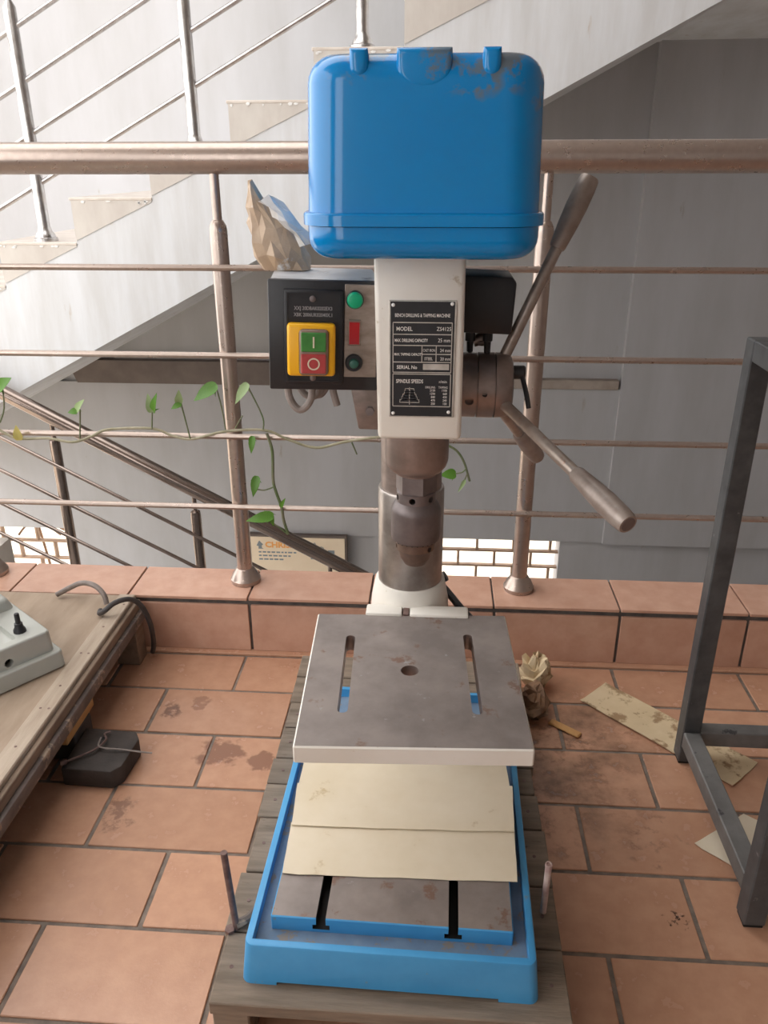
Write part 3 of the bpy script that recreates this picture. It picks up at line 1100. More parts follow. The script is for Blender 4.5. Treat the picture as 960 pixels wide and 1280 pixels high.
for z, mm, r, nm in ((0.1005, lamp_green, 0.0088, 'green_lamp'), (0.0310, lamp_dark, 0.0055, 'reset_button')):
    bm = nb()
    lathe(bm, (0.0335, -0.0050, z), (0, -1, 0), [(0, 0.0098), (0.004, 0.0098), (0.0055, 0.0088)], 24)
    sob('bezel', bm, black_m)
    bm = nb()
    lathe(bm, (0.0335, -0.0100, z), (0, -1, 0), [(0, r), (0.004, r * 0.98), (0.0058, r * 0.85), (0.0066, r * 0.5)], 24)
    sob(nm, bm, mm)
bm = nb()
box(bm, (0.0262, -0.0075, 0.0500), (0.0408, -0.0050, 0.0790), 0.001, 1)
sob('rocker_frame', bm, panel_m)
bm = nb()
prism(bm, [(-0.0125, 0.0765), (-0.0070, 0.0765), (-0.0070, 0.0520), (-0.0090, 0.0520), (-0.0085, 0.0640)], 'x', 0.0280, 0.0390)
sob('rocker_switch', bm, rocker_red)

# bracket and cable below the switch box
bm = nb()
prism(bm, [(-0.106, 0.872), (-0.066, 0.872), (-0.066, 0.800), (-0.094, 0.800)], 'y', 0.945, 0.985)
bmesh.ops.recalc_face_normals(bm, faces=bm.faces[:])
bmesh.ops.bevel(bm, geom=bm.edges[:], offset=0.003, segments=2, profile=0.5, affect='EDGES')
bk = obj('switch_bracket', bm, column_m, dp)
bm = nb()
cyl(bm, (-0.079, 0.946, 0.825), (-0.079, 0.939, 0.825), 0.0055, seg=6)
obj('bolt', bm, chuck_m, bk)
bm = nb()
tube(bm, [(-0.181, 0.955, 0.87), (-0.180, 0.955, 0.838), (-0.167, 0.953, 0.822), (-0.153, 0.955, 0.836), (-0.151, 0.957, 0.87)], 0.0046, 10)
obj('cable', bm, cable_m, dp)
bm = nb()
tube(bm, [(-0.175, 0.972, 0.87), (-0.170, 0.972, 0.846), (-0.158, 0.972, 0.834), (-0.146, 0.974, 0.840), (-0.150, 0.98, 0.87)], 0.0042, 10)
obj('cable', bm, cable_m, dp)
bm = nb()
tube(bm, [(-0.156, 0.985, 0.832), (-0.144, 0.985, 0.834), (-0.135, 0.985, 0.850), (-0.134, 0.985, 0.872)], 0.0042, 10)
obj('cable', bm, cable_m, dp)
bm = nb()
tube(bm, [(-0.130, 0.965, 0.872), (-0.128, 0.965, 0.85), (-0.122, 0.965, 0.825)], 0.0045, 10)
obj('cable', bm, cable_m, dp)

# limit-switch box on the right
bm = nb()
prism(bm, [(0.029, 0.913), (0.0905, 0.911), (0.0935, 0.972), (0.088, 0.979), (0.029, 0.981)], 'y', 0.985, 1.055)
bmesh.ops.recalc_face_normals(bm, faces=bm.faces[:])
bmesh.ops.bevel(bm, geom=bm.edges[:], offset=0.0025, segments=2, profile=0.5, affect='EDGES')
ls = obj('limit_switch_box', bm, black_m, dp)
for x, zz in ((0.0415, 0.888), (0.063, 0.884)):
    bm = nb()
    lathe(bm, (x, 1.0, 0.915), (0, 0, -1), [(0, 0.0062), (0.014, 0.0062), (0.015, 0.0045), (0.915 - zz, 0.0040), (0.917 - zz, 0.002)], 10)
    obj('plunger', bm, black_m, ls)
bm = nb()
tube(bm, [(0.048, 1.01, 0.905), (0.055, 1.005, 0.897), (0.062, 1.005, 0.900)], 0.004, 8)
cyl(bm, (0.046, 1.01, 0.898), (0.060, 1.01, 0.903), 0.0075, seg=12)
obj('linkage', bm, column_m, ls)

# feed hub and capstan handles
HY, HZ = 1.0, 0.845
bm = nb()
lathe(bm, (0.028, HY, HZ), (1, 0, 0), [(0, 0.0405), (0.0225, 0.0405), (0.0226, 0.0375), (0.0242, 0.0375), (0.0243, 0.0410), (0.0445, 0.0410), (0.0446, 0.0375), (0.0461, 0.0375),
                                       (0.0462, 0.0410), (0.060, 0.0400), (0.066, 0.0360), (0.068, 0.030)], 40)
cu_ = []
for x, a, r in ((0.042, -1.95, 0.0055), (0.0605, -1.60, 0.0030)):
    c = nb()
    d = Vector((0, math.cos(a) if False else -math.sin(-a) * 0 - abs(math.sin(a)), math.cos(a) * 0.8))
    d = Vector((0, -0.96, -0.28)) if r > 0.004 else Vector((0, -0.99, -0.05))
    cyl(c, Vector((x, HY, HZ)) + d * 0.034, Vector((x, HY, HZ)) + d * 0.06, r, seg=14)
    cu_.append(c)
bm = carve(bm, cu_)
hub = obj('feed_hub', bm, quill_m, dp)
for p0, p1, p2 in (((0.083, 1.003, 0.876), (0.142, 1.025, 1.008), (0.177, 1.043, 1.087)),
                   ((0.080, 0.978, 0.832), (0.159, 0.850, 0.784), (0.202, 0.767, 0.760)),
                   ((0.082, 1.022, 0.812), (0.123, 1.130, 0.741), (0.161, 1.190, 0.684))):
    p0, p1, p2 = Vector(p0), Vector(p1), Vector(p2)
    bm = nb()
    d = p1 - p0
    lathe(bm, p0 - d.normalized() * 0.012, d, [(0, 0.0072), (d.length + 0.014, 0.0072)], 18)
    h = obj('feed_handle', bm, handle_m, dp)
    bm = nb()
    d = p2 - p1
    L_ = d.length
    lathe(bm, p1, d, [(0, 0.0088), (0.003, 0.0100), (L_ * 0.35, 0.0122), (L_ * 0.6, 0.0132), (L_ * 0.85, 0.0128), (L_ * 0.97, 0.0118), (L_, 0.0105)], 22)
    obj('grip', bm, grip_m, h)
    bm = nb()
    lathe(bm, p2 - d.normalized() * 0.001, d, [(0, 0.0085), (0.0015, 0.0083)], 18)
    obj('grip_end', bm, chuck_m, h)
bm = nb()
lathe(bm, (0.094, 1.0, 0.862), (1, 0, 0), [(0, 0.0085), (0.016, 0.0085), (0.018, 0.007)], 16)
tube(bm, [(0.108, 0.995, 0.858), (0.113, 0.985, 0.840), (0.117, 0.98, 0.821)], 0.0032, 8)
obj('lock_lever', bm, black_m, dp)

# ------------------------------------------------------------------ papers covering the base
def sheet(name, label, corners, z, m, group=None, curl=0.0015, nx=14, ny=5, th=0.0009, seed=1):
    """corners: front-left, front-right, back-right, back-left in world XY; a thin, slightly wavy sheet with thickness"""
    b_ = nb()
    rr = random.Random(seed)
    P = [Vector((x, y, 0)) for x, y in corners]
    g0, g1 = [], []
    for j in range(ny + 1):
        r0, r1 = [], []
        for i in range(nx + 1):
            s_, t_ = i / nx, j / ny
            q = (P[0] * (1 - s_) + P[1] * s_) * (1 - t_) + (P[3] * (1 - s_) + P[2] * s_) * t_
            w_ = mnoise.noise(Vector((q.x * 14 + seed, q.y * 14, seed * 1.7))) * curl
            edge = curl * 0.8 * (abs(s_ - 0.5) * 2) ** 6
            q = q + Vector((rr.uniform(-1, 1) * 0.0004 * (i in (0, nx)), rr.uniform(-1, 1) * 0.0008 * (j in (0, ny)), 0))
            r0.append(b_.verts.new((q.x, q.y, z + abs(w_) + edge)))
            r1.append(b_.verts.new((q.x, q.y, z + abs(w_) + edge + th)))
        g0.append(r0)
        g1.append(r1)
    for j in range(ny):
        for i in range(nx):
            b_.faces.new((g0[j][i], g0[j + 1][i], g0[j + 1][i + 1], g0[j][i + 1]))
            b_.faces.new((g1[j][i], g1[j][i + 1], g1[j + 1][i + 1], g1[j + 1][i]))
    for i in range(nx):
        b_.faces.new((g0[0][i], g0[0][i + 1], g1[0][i + 1], g1[0][i]))
        b_.faces.new((g0[ny][i + 1], g0[ny][i], g1[ny][i], g1[ny][i + 1]))
    for j in range(ny):
        b_.faces.new((g0[j + 1][0], g0[j][0], g1[j][0], g1[j + 1][0]))
        b_.faces.new((g0[j][nx], g0[j + 1][nx], g1[j + 1][nx], g1[j][nx]))
    o_ = obj(name, b_, m, smooth=50)
    return o_


zp = 0.1822
o = sheet('paper_sheet', '', [(-0.199, 0.822), (0.131, 0.829), (0.135, 0.925), (-0.202, 0.918)], zp, paper_m, seed=2)
tag(o, 'manila paper sheet nearest the front edge of the drill base', 'paper', 'paper sheets on the drill base')
o = sheet('paper_sheet', '', [(-0.2005, 0.909), (0.134, 0.918), (0.139, 1.013), (-0.206, 0.998)], zp + 0.0032, paper_m, seed=5)
tag(o, 'creased manila paper sheet, middle one on the drill base', 'paper', 'paper sheets on the drill base')
o = sheet('paper_sheet', '', [(-0.204, 0.990), (0.135, 1.000), (0.132, 1.09), (-0.204, 1.085)], zp + 0.0008, paper_m, seed=9)
tag(o, 'manila paper sheet half hidden under the drill table', 'paper', 'paper sheets on the drill base')

# ------------------------------------------------------------------ pallet
pl = thing('wooden_pallet', 'grey weathered wooden pallet under the drilling machine', 'pallet', (-0.04, 1.05, 0))
seams = [0.677, 0.785, 0.890, 1.002, 1.081, 1.147, 1.234, 1.312, 1.40, 1.48]
for i, (ya, yb) in enumerate(zip(seams, seams[1:])):
    rr = random.Random(i)
    bm = nb()
    xa, xb = -0.2755 + rr.uniform(-.004, .004), 0.1905 + rr.uniform(-.004, .004)
    box(bm, (xa, ya + 0.0015, 0.088), (xb, yb - 0.0015, PZ - 0.0003 - rr.uniform(0, 0.001) * (i > 0)), 0.0015, 1)
    pk = obj('plank', bm, pallet_m, pl)
    for x in (-0.255, 0.172):
        bm = nb()
        cyl(bm, (x, (ya + yb) / 2, PZ - 0.004), (x, (ya + yb) / 2, PZ + 0.0003), 0.0028, seg=8)
        obj('nail', bm, rust_m, pk)
for xa, xb in ((-0.274, -0.225), (-0.06, -0.012), (0.140, 0.189)):
    for ya, yb in ((0.690, 0.80), (1.03, 1.14), (1.37, 1.47)):
        bm = nb()
        box(bm, (xa, ya, 0.022), (xb, yb, 0.088), 0.002, 1)
        obj('block', bm, pallet_m, pl)
    bm = nb()
    box(bm, (xa, 0.69, 0.0), (xb, 1.47, 0.022), 0.002, 1)
    obj('runner', bm, pallet_m, pl)

# rods standing on the pallet
rd = thing('steel_rod', 'thin rusty steel rod standing on the left side of the pallet', 'rod', (-0.263, 0.79, PZ), 'rods standing on the pallet')
bm = nb()
cyl(bm, (-0.262, 0.79, PZ), (-0.2705, 0.795, 0.247), 0.0048, seg=14)
obj('shaft', bm, rust_m, rd)
bm = nb()
tube(bm, [(-0.262, 0.79, PZ + 0.007), (-0.247, 0.80, PZ + 0.008), (-0.240, 0.812, PZ + 0.009), (-0.235, 0.822, PZ + 0.008)], 0.0065, 8)
obj('bent_tab', bm, rail_dark, rd)
bm = nb()
cyl(bm, (-0.270, 0.785, PZ), (-0.270, 0.785, PZ + 0.005), 0.0075, seg=6)
obj('nut', bm, rust_m, rd)
rd = thing('steel_rod', 'short paint-flecked rod standing on the right side of the pallet', 'rod', (0.174, 0.845, PZ), 'rods standing on the pallet')
bm = nb()
cyl(bm, (0.174, 0.845, PZ), (0.175, 0.845, 0.201), 0.0046, seg=14)
obj('shaft', bm, paintrod_m, rd)
bm = nb()
lathe(bm, (0.175, 0.845, 0.197), (0, 0, 1), [(0, 0.0050), (0.006, 0.0052), (0.0062, 0.0036), (0.003, 0.0034), (0.0029, 0.001)], 14)
obj('hollow_end', bm, paintrod_m, rd)

# ------------------------------------------------------------------ crumpled bag on the switch box
bm = nb()
rings = []
spec = [(-0.180, 0.9865, 0.028, 0.018), (-0.186, 1.000, 0.032, 0.022), (-0.192, 1.018, 0.030, 0.022), (-0.197, 1.036, 0.027, 0.019), (-0.203, 1.052, 0.020, 0.015), (-0.210, 1.066, 0.012, 0.010), (-0.214, 1.074, 0.008, 0.006)]
rr = random.Random(11)
for i, (x, z, rx, ry) in enumerate(spec):
    ring = []
    for k in range(15):
        a = 2 * math.pi * k / 15
        j = 1 + rr.uniform(-0.16, 0.16)
        ring.append(bm.verts.new((x + rx * math.cos(a) * j, 0.985 + ry * math.sin(a) * j, z + (0 if i == 0 else rr.uniform(-0.004, 0.004) + 0.010 * (-math.cos(a)) * (i / 6)))))
    rings.append(ring)
for A, B in zip(rings, rings[1:]):
    for k in range(15):
        if (k + len(B)) % 2:
            bm.faces.new((A[k], A[(k + 1) % 15], B[(k + 1) % 15]))
            bm.faces.new((A[k], B[(k + 1) % 15], B[k]))
        else:
            bm.faces.new((A[k], A[(k + 1) % 15], B[k]))
            bm.faces.new((A[(k + 1) % 15], B[(k + 1) % 15], B[k]))
bm.faces.new(rings[0][::-1])
tip = bm.verts.new((-0.2165, 0.984, 1.086))
for k in range(15):
    bm.faces.new((rings[-1][k], rings[-1][(k + 1) % 15], tip))
bagt = thing('crumpled_bag', 'crumpled brown paper and film bag wedged on top of the switch box', 'bag', (-0.180, 0.985, 0.9865))
obj('paper', bm, bag_m, bagt, smooth=8)
bm = nb()
rr = random.Random(4)
grid = []
for j in range(7):
    row = []
    for i in range(5):
        s_, t_ = i / 4, j / 6
        x = -0.207 + 0.045 * t_ + 0.020 * s_ + rr.uniform(-.003, .003)
        z = 1.066 - 0.050 * t_ + 0.004 * s_ + rr.uniform(-.004, .004)
        row.append(bm.verts.new((x, 0.962 + 0.012 * abs(s_ - 0.4) * 2 - 0.006 * math.sin(math.pi * t_) + rr.uniform(-.002, .002), z)))
    grid.append(row)
for j in range(6):
    for i in range(4):
        bm.faces.new((grid[j][i], grid[j][i + 1], grid[j + 1][i + 1]))
        bm.faces.new((grid[j][i], grid[j + 1][i + 1], grid[j + 1][i]))
obj('film', bm, film_m, bagt, smooth=10)

# ------------------------------------------------------------------ platform at the left with its machine
PT = 0.16
pf = thing('wooden_platform', 'low plywood platform with nailed border boards at the left', 'platform', (-1.1, 1.2, 0))
bm = nb()
box(bm, (-1.72, 0.35, PT - 0.018), (-0.741, 1.636, PT - 0.0035), 0.001, 1)
obj('plywood_top', bm, ply_m, pf)
bm = nb()
box(bm, (-0.743, 0.35, PT - 0.030), (-0.7035, 1.636, PT), 0.002, 1)
bd = obj('border_board', bm, edge_m, pf)
for k in range(11):
    y = 1.60 - k * 0.105 + random.uniform(-.02, .02)
    for x in ((-0.7235,) if k % 2 else (-0.730, -0.714)):
        bm = nb()
        cyl(bm, (x, y, PT - 0.003), (x, y, PT + 0.0003), 0.0026, seg=8)
        obj('nail', bm, rust_m, bd)
bm = nb()
box(bm, (-0.7035, 0.35, PT - 0.032), (-0.692, 1.632, PT - 0.010), 0.0015, 1)
obj('side_board', bm, edge_dark, pf)
bm = nb()
box(bm, (-0.712, 0.35, PT - 0.060), (-0.683, 1.628, PT - 0.033), 0.004, 2)
obj('angle_iron', bm, rail_dark, pf)
bm = nb()
box(bm, (-1.72, 0.35, PT - 0.060), (-0.72, 1.62, PT - 0.022), 0.002, 1)
obj('joist_deck', bm, darkwood_m, pf)
for lo_, hi_ in (((-1.72, 0.36, 0.0), (-1.69, 1.62, PT - 0.059)), ((-1.70, 0.36, 0.0), (-0.72, 0.39, PT - 0.059))):
    bm = nb()
    box(bm, lo_, hi_, 0.002, 1)
    obj('light_block_board', bm, darkwood_m, pf)  # unseen boards added to stop light leaking under the platform
for x0, x1, y0, y1, mm in ((-0.745, -0.702, 1.215, 1.345, honey_m), (-0.745, -0.690, 1.575, 1.625, edge_dark), (-0.75, -0.69, 0.50, 0.62, honey_m), (-1.7, -1.62, 1.2, 1.35, honey_m), (-1.7, -1.62, 0.5, 0.62, honey_m)):
    bm = nb()
    box(bm, (x0, y0, 0.0 if mm is edge_dark or x0 < -1 or y0 < 1 else 0.056), (x1, y1, PT - 0.059), 0.002, 1)
    obj('support_block', bm, mm, pf)
bm = nb()
box(bm, (-0.80, 1.24, 0.0), (-0.70, 1.32, 0.057), 0.002, 1)
obj('support_block', bm, darkwood_m, pf)

# dark block with twisted wire, half under the platform
wbk = thing('wooden_block', 'dark oily timber block with twisted wire lying half under the platform', 'block', (-0.67, 1.23, 0))
bm = nb()
prism(bm, [(-0.70 + 0.001, 1.168), (-0.600, 1.164), (-0.584, 1.182), (-0.578, 1.262), (-0.592, 1.285), (-0.699, 1.290)], 'z', 0.0, 0.042)
bmesh.ops.recalc_face_normals(bm, faces=bm.faces[:])
bmesh.ops.bevel(bm, geom=bm.edges[:], offset=0.004, segments=2, profile=0.5, affect='EDGES')
obj('timber', bm, darkwood_m, wbk)
bm = nb()
tube(bm, [(-0.690, 1.183, 0.047), (-0.660, 1.205, 0.049), (-0.645, 1.222, 0.050), (-0.638, 1.245, 0.051), (-0.648, 1.262, 0.050), (-0.640, 1.272, 0.048)], 0.0022, 6)
obj('wire', bm, rust_m, wbk)
bm = nb()
tube(bm, [(-0.650, 1.250, 0.051), (-0.646, 1.226, 0.051), (-0.630, 1.220, 0.050), (-0.600, 1.221, 0.048), (-0.570, 1.223, 0.043), (-0.540, 1.227, 0.037)], 0.0018, 6)
obj('wire', bm, cable_m, wbk)
bm = nb()
lathe(bm, (-0.690, 1.181, 0.047), (-0.9, -0.45, 0.02), [(0, 0.003), (0.004, 0.0055), (0.012, 0.0055), (0.013, 0.003)], 10)
obj('wire_eye', bm, rust_m, wbk)
bm = nb()
cyl(bm, (-0.612, 1.228, 0.0405), (-0.612, 1.228, 0.0426), 0.0045, seg=12)
cyl(bm, (-0.652, 1.258, 0.0405), (-0.652, 1.258, 0.0426), 0.0045, seg=12)
obj('hole_dark_disc', bm, dark_m, wbk)  # flat black discs stand for the dark inside of holes

# pale machine base on the platform, in a local frame (u along its front edge, v to the rear)
mb = thing('machine_base', 'pale grey cast machine base with bolt and hole on the left platform', 'machine', (-0.742, 1.341, PT))
uu = Vector((-0.62, -0.785, 0)).normalized()
vv = Vector((-0.785, 0.62, 0)).normalized()
MBM = Matrix((( uu.x, vv.x, 0, -0.742), (uu.y, vv.y, 0, 1.341), (0, 0, 1, PT), (0, 0, 0, 1)))


def mob(name, bm_, m_, parent=None, **kw):
    bmesh.ops.transform(bm_, matrix=MBM, verts=bm_.verts[:])
    return obj(name, bm_, m_, parent or mb, **kw)


bm = nb()
shell(bm, 0.0, 0.42, 0.0, 0.30, 0.0, 0.036, 0.012, 0.004, True, 0.002)
mob('flange', bm, greycast_m)
bm = nb()
shell(bm, 0.012, 0.40, 0.014, 0.28, 0.030, 0.082, 0.010, 0.005, True, 0.003)
c = nb()
cyl(c, (0.105, -0.02, 0.048), (0.105, 0.06, 0.048), 0.0088, seg=18)
c2 = nb()
box(c2, (0.075, 0.035, 0.070), (0.30, 0.15, 0.12), 0.006, 2)
bm = carve(bm, [c, c2])
mob('body', bm, greycast_m)
bm = nb()
cyl(bm, (0.105, 0.03, 0.048), (0.105, 0.034, 0.048), 0.0086, seg=18)
mob('hole_dark_disc', bm, dark_m)  # black disc puts the shade of the drilled hole into colour
bm = nb()
lathe(bm, (0.058, 0.055, 0.0815), (0, 0, 1), [(0, 0.0125), (0.006, 0.0120), (0.012, 0.0085), (0.020, 0.0080), (0.021, 0.0052), (0.040, 0.0050), (0.042, 0.004)], 12)
mob('bolt', bm, black_m)
bm = nb()
shell(bm, 0.02, 0.30, 0.155, 0.27, 0.078, 0.108, 0.012, 0.010, True, 0.010)
mob('rear_pad', bm, greycast_m)
bm = nb()
lathe(bm, (0.130, 0.190, 0.09), (0, 0, 1), [(0, 0.062), (0.03, 0.058), (0.055, 0.054), (0.058, 0.048), (0.06, 0.03)], 32)
mob('column_socket', bm, greycast_m)

# cables over the platform edge
cb = obj('power_cable', (lambda b_: (tube(b_, [(-0.885, 1.612, 0.166), (-0.850, 1.616, 0.185), (-0.815, 1.606, 0.203), (-0.780, 1.592, 0.205), (-0.756, 1.580, 0.190), (-0.748, 1.572, 0.168)], 0.0062, 10), b_)[1])(nb()), cable_m)
tag(cb, 'grey cable arching up from the rear of the platform', 'cable')
cb = obj('power_cable', (lambda b_: (tube(b_, [(-0.752, 1.545, 0.167), (-0.748, 1.530, 0.168), (-0.733, 1.527, 0.178), (-0.712, 1.540, 0.192), (-0.686, 1.560, 0.190), (-0.668, 1.575, 0.165), (-0.658, 1.585, 0.120), (-0.660, 1.600, 0.07), (-0.668, 1.615, 0.03), (-0.675, 1.622, 0.008)], 0.0060, 10), b_)[1])(nb()), bcable_m)
tag(cb, 'dark cable looping over the rear corner of the platform', 'cable')

# ------------------------------------------------------------------ black metal stand at the right
st = thing('metal_stand', 'black painted square-tube stand with chipped lower rails at the right', 'stand', (0.74, 1.13, 0))
SX0, SX1, SY0, SY1, STZ, TH = 0.502, 0.98, 0.945, 1.322, 0.845, 0.034
for x in (SX0, SX1):
    for y in (SY0, SY1):
        bm = nb()
        box(bm, (x, y - TH / 2, 0.006), (x + TH, y + TH / 2, STZ), 0.002, 1)
        lg = obj('leg', bm, frame_m, st)
        bm = nb()
        box(bm, (x + 0.002, y - TH / 2 + 0.002, 0.0), (x + TH - 0.002, y + TH / 2 - 0.002, 0.008), 0.001, 1)
        obj('foot_cap', bm, dark_m, lg)
for x in (SX0, SX1):
    for z0, z1, nm in ((0.045, 0.079, 'lower_rail'), (STZ - TH, STZ, 'top_rail')):
        bm = nb()
        box(bm, (x + 0.001, SY0 + TH / 2, z0), (x + TH - 0.001, SY1 - TH / 2, z1), 0.002, 1)
        obj(nm, bm, frame_worn if nm == 'lower_rail' else frame_m, st)
for y, zs in ((SY1, ((0.045, 0.079, 'lower_rail'), (STZ - TH, STZ, 'top_rail'))), (SY0, ((STZ - TH, STZ, 'top_rail'),))):
    for z0, z1, nm in zs:
        bm = nb()
        box(bm, (SX0 + TH, y - TH / 2 + 0.001, z0), (SX1, y + TH / 2 - 0.001, z1), 0.002, 1)
        obj(nm, bm, frame_worn if nm == 'lower_rail' else frame_m, st)
bm = nb()
lathe(bm, (SX0 + TH, SY0 - 0.003, 0.045), (1, 0, 0), [(0, 0.008), (0.006, 0.008), (0.007, 0.005), (0.018, 0.005)], 6)
obj('bolt', bm, frame_m, st)
bm = nb()
box(bm, (SX0 + TH, SY0 - 0.012, 0.025), (SX0 + TH + 0.15, SY0 + 0.004, 0.055), 0.001, 1)
obj('lower_strap', bm, rail_dark, st)

# cardboard and scraps on the floor
o = sheet('cardboard_strip', '', [(0.589, 1.243), (0.660, 1.312), (0.408, 1.567), (0.340, 1.498)], 0.0012, card_m, curl=0.003, th=0.0015, seed=3, nx=6, ny=14)
tag(o, 'long dirty cardboard strip lying on the tiles under the stand', 'cardboard')
o = sheet('cardboard_scrap', '', [(0.475, 1.094), (0.56, 1.02), (0.70, 1.10), (0.585, 1.170)], 0.0012, paper_m, curl=0.003, th=0.0012, seed=6, nx=8, ny=8)
tag(o, 'pale paper scrap on the tiles inside the stand foot', 'paper')


def crumple(bm_, c, rx, ry, rz_, seed, n=10, m_=14):
    rr_ = random.Random(seed)
    rings_ = []
    for j in range(1, n):
        t_ = math.pi * j / n
        ring_ = []
        for k in range(m_):
            a_ = 2 * math.pi * k / m_
            q = 1 + rr_.uniform(-0.28, 0.22)
            z_ = max(0.0, c[2] + rz_ * (1 - math.cos(t_)) * q) if j < n - 1 else c[2] + rz_ * 2
            ring_.append(bm_.verts.new((c[0] + rx * math.sin(t_) * math.cos(a_) * q, c[1] + ry * math.sin(t_) * math.sin(a_) * q, c[2] + rz_ * (1 - math.cos(t_)) * (q if j > 2 else 1))))
        rings_.append(ring_)
    b0_ = bm_.verts.new(c)
    t0_ = bm_.verts.new((c[0] + 0.004, c[1], c[2] + 2 * rz_))
    for A, B in zip(rings_, rings_[1:]):
        for k in range(m_):
            bm_.faces.new((A[k], A[(k + 1) % m_], B[(k + 1) % m_]))
            bm_.faces.new((A[k], B[(k + 1) % m_], B[k]))
    for k in range(m_):
        bm_.faces.new((rings_[0][(k + 1) % m_], rings_[0][k], b0_))
        bm_.faces.new((rings_[-1][k], rings_[-1][(k + 1) % m_], t0_))


bm = nb()
crumple(bm, (0.243, 1.545, 0.0), 0.036, 0.032, 0.040, 21)
o = obj('crumpled_paper', bm, card_m, smooth=6)
tag(o, 'crumpled tan paper ball beside the pallet at the curb', 'paper')
bm = nb()
crumple(bm, (0.232, 1.455, 0.0), 0.034, 0.055, 0.026, 33)
o = obj('dry_leaf_clump', bm, debris_m, smooth=6)
tag(o, 'dark brown clump of dry leaves beside the pallet', 'debris')
bm = nb()
box(bm, (-0.036, -0.009, 0.0), (0.036, 0.009, 0.006), 0.002, 1)
o = obj('wood_sliver', bm, honey_m)
o.location = (0.292, 1.398, 0.0006)
o.rotation_euler = (0, 0, R(-38))
tag(o, 'short wooden sliver on the dirty tiles beside the pallet', 'wood')

# ------------------------------------------------------------------ vine on the railing
vn = thing('trailing_vine', 'green pothos vine trailing along the balcony railing', 'plant', (-0.6, 1.70, 0.53))
YV = 1.694
stems = [[(-1.006, 0.557), (-0.956, 0.528), (-0.88, 0.529), (-0.825, 0.521), (-0.776, 0.537), (-0.736, 0.553), (-0.635, 0.557), (-0.59, 0.541), (-0.545, 0.534), (-0.47, 0.553), (-0.379, 0.558), (-0.326, 0.537), (-0.264, 0.519), (-0.2, 0.534), (-0.129, 0.546), (-0.05, 0.552), (0.022, 0.534)],
         [(-0.374, 0.551), (-0.364, 0.508), (-0.366, 0.44), (-0.361, 0.41), (-0.35, 0.371), (-0.347, 0.34), (-0.338, 0.303)],
         [(0.022, 0.534), (0.049, 0.52), (0.068, 0.492), (0.082, 0.447)]]
for i, s in enumerate(stems):
    bm = nb()
    tube(bm, [(x, YV - 0.002, z) for x, z in s], (0.0032, 0.0036, 0.0026)[i], 8, 5)
    obj('stem', bm, (stem_pale, stem_m, stem_m)[i], vn)
pet = [[(-0.794, 0.599), (-0.805, 0.531)], [(-0.629, 0.6), (-0.635, 0.555)], [(-0.562, 0.618), (-0.549, 0.536)], [(-0.48, 0.659), (-0.471, 0.608), (-0.466, 0.558)], [(-0.41, 0.66), (-0.381, 0.591), (-0.381, 0.56)], [(-0.964, 0.647), (-0.97, 0.599), (-0.986, 0.565)], [(-0.407, 0.417), (-0.388, 0.414), (-0.367, 0.422)], [(-0.377, 0.36), (-0.374, 0.335), (-0.356, 0.319), (-0.338, 0.303)], [(0.049, 0.465), (0.065, 0.469), (0.074, 0.479)], [(0.071, 0.45), (0.076, 0.466)], [(-0.444, 0.562), (-0.426, 0.591)], [(-0.183, 0.534), (-0.172, 0.506)]]
for s in pet:
    bm = nb()
    tube(bm, [(x, YV - 0.004, z) for x, z in s], 0.0017, 6, 4)
    obj('petiole', bm, stem_m, vn)


def leaf_mesh(m_, name):
    b_ = nb()
    # heart-shaped blade along +X (base at 0, tip at 1), half width 0.5, folded along the midrib
    out = [(0.0, 0.0), (-0.06, 0.22), (0.02, 0.40), (0.18, 0.50), (0.40, 0.47), (0.62, 0.34), (0.82, 0.17), (1.0, 0.0)]
    top, bot = {}, {}
    th = 0.012
    mid = []
    for x, w_ in out:
        mid.append(b_.verts.new((x, 0, 0.10 * math.sin(math.pi * max(0, x)) - 0.02)))
    for s_ in (1, -1):
        ed = [b_.verts.new((x, s_ * w_, 0.10 * math.sin(math.pi * max(0, x)) + 0.20 * w_ - 0.10 * x * x)) for x, w_ in out[1:-1]]
        for i in range(len(ed) - 1):
            f = [mid[i + 1], mid[i + 2], ed[i + 1], ed[i]]
            b_.faces.new(f if s_ > 0 else f[::-1])
        f = [mid[0], mid[1], ed[0]]
        b_.faces.new(f if s_ > 0 else f[::-1])
        f = [mid[-2], mid[-1], ed[-1]]
        b_.faces.new(f if s_ > 0 else f[::-1])
    bmesh.ops.recalc_face_normals(b_, faces=b_.faces[:])
    bmesh.ops.solidify(b_, geom=b_.faces[:], thickness=th)
    me = bpy.data.meshes.new(name)
    b_.to_mesh(me)
    b_.free()
    finish_mesh(me, 60)
    me.materials.append(m_)
    return me


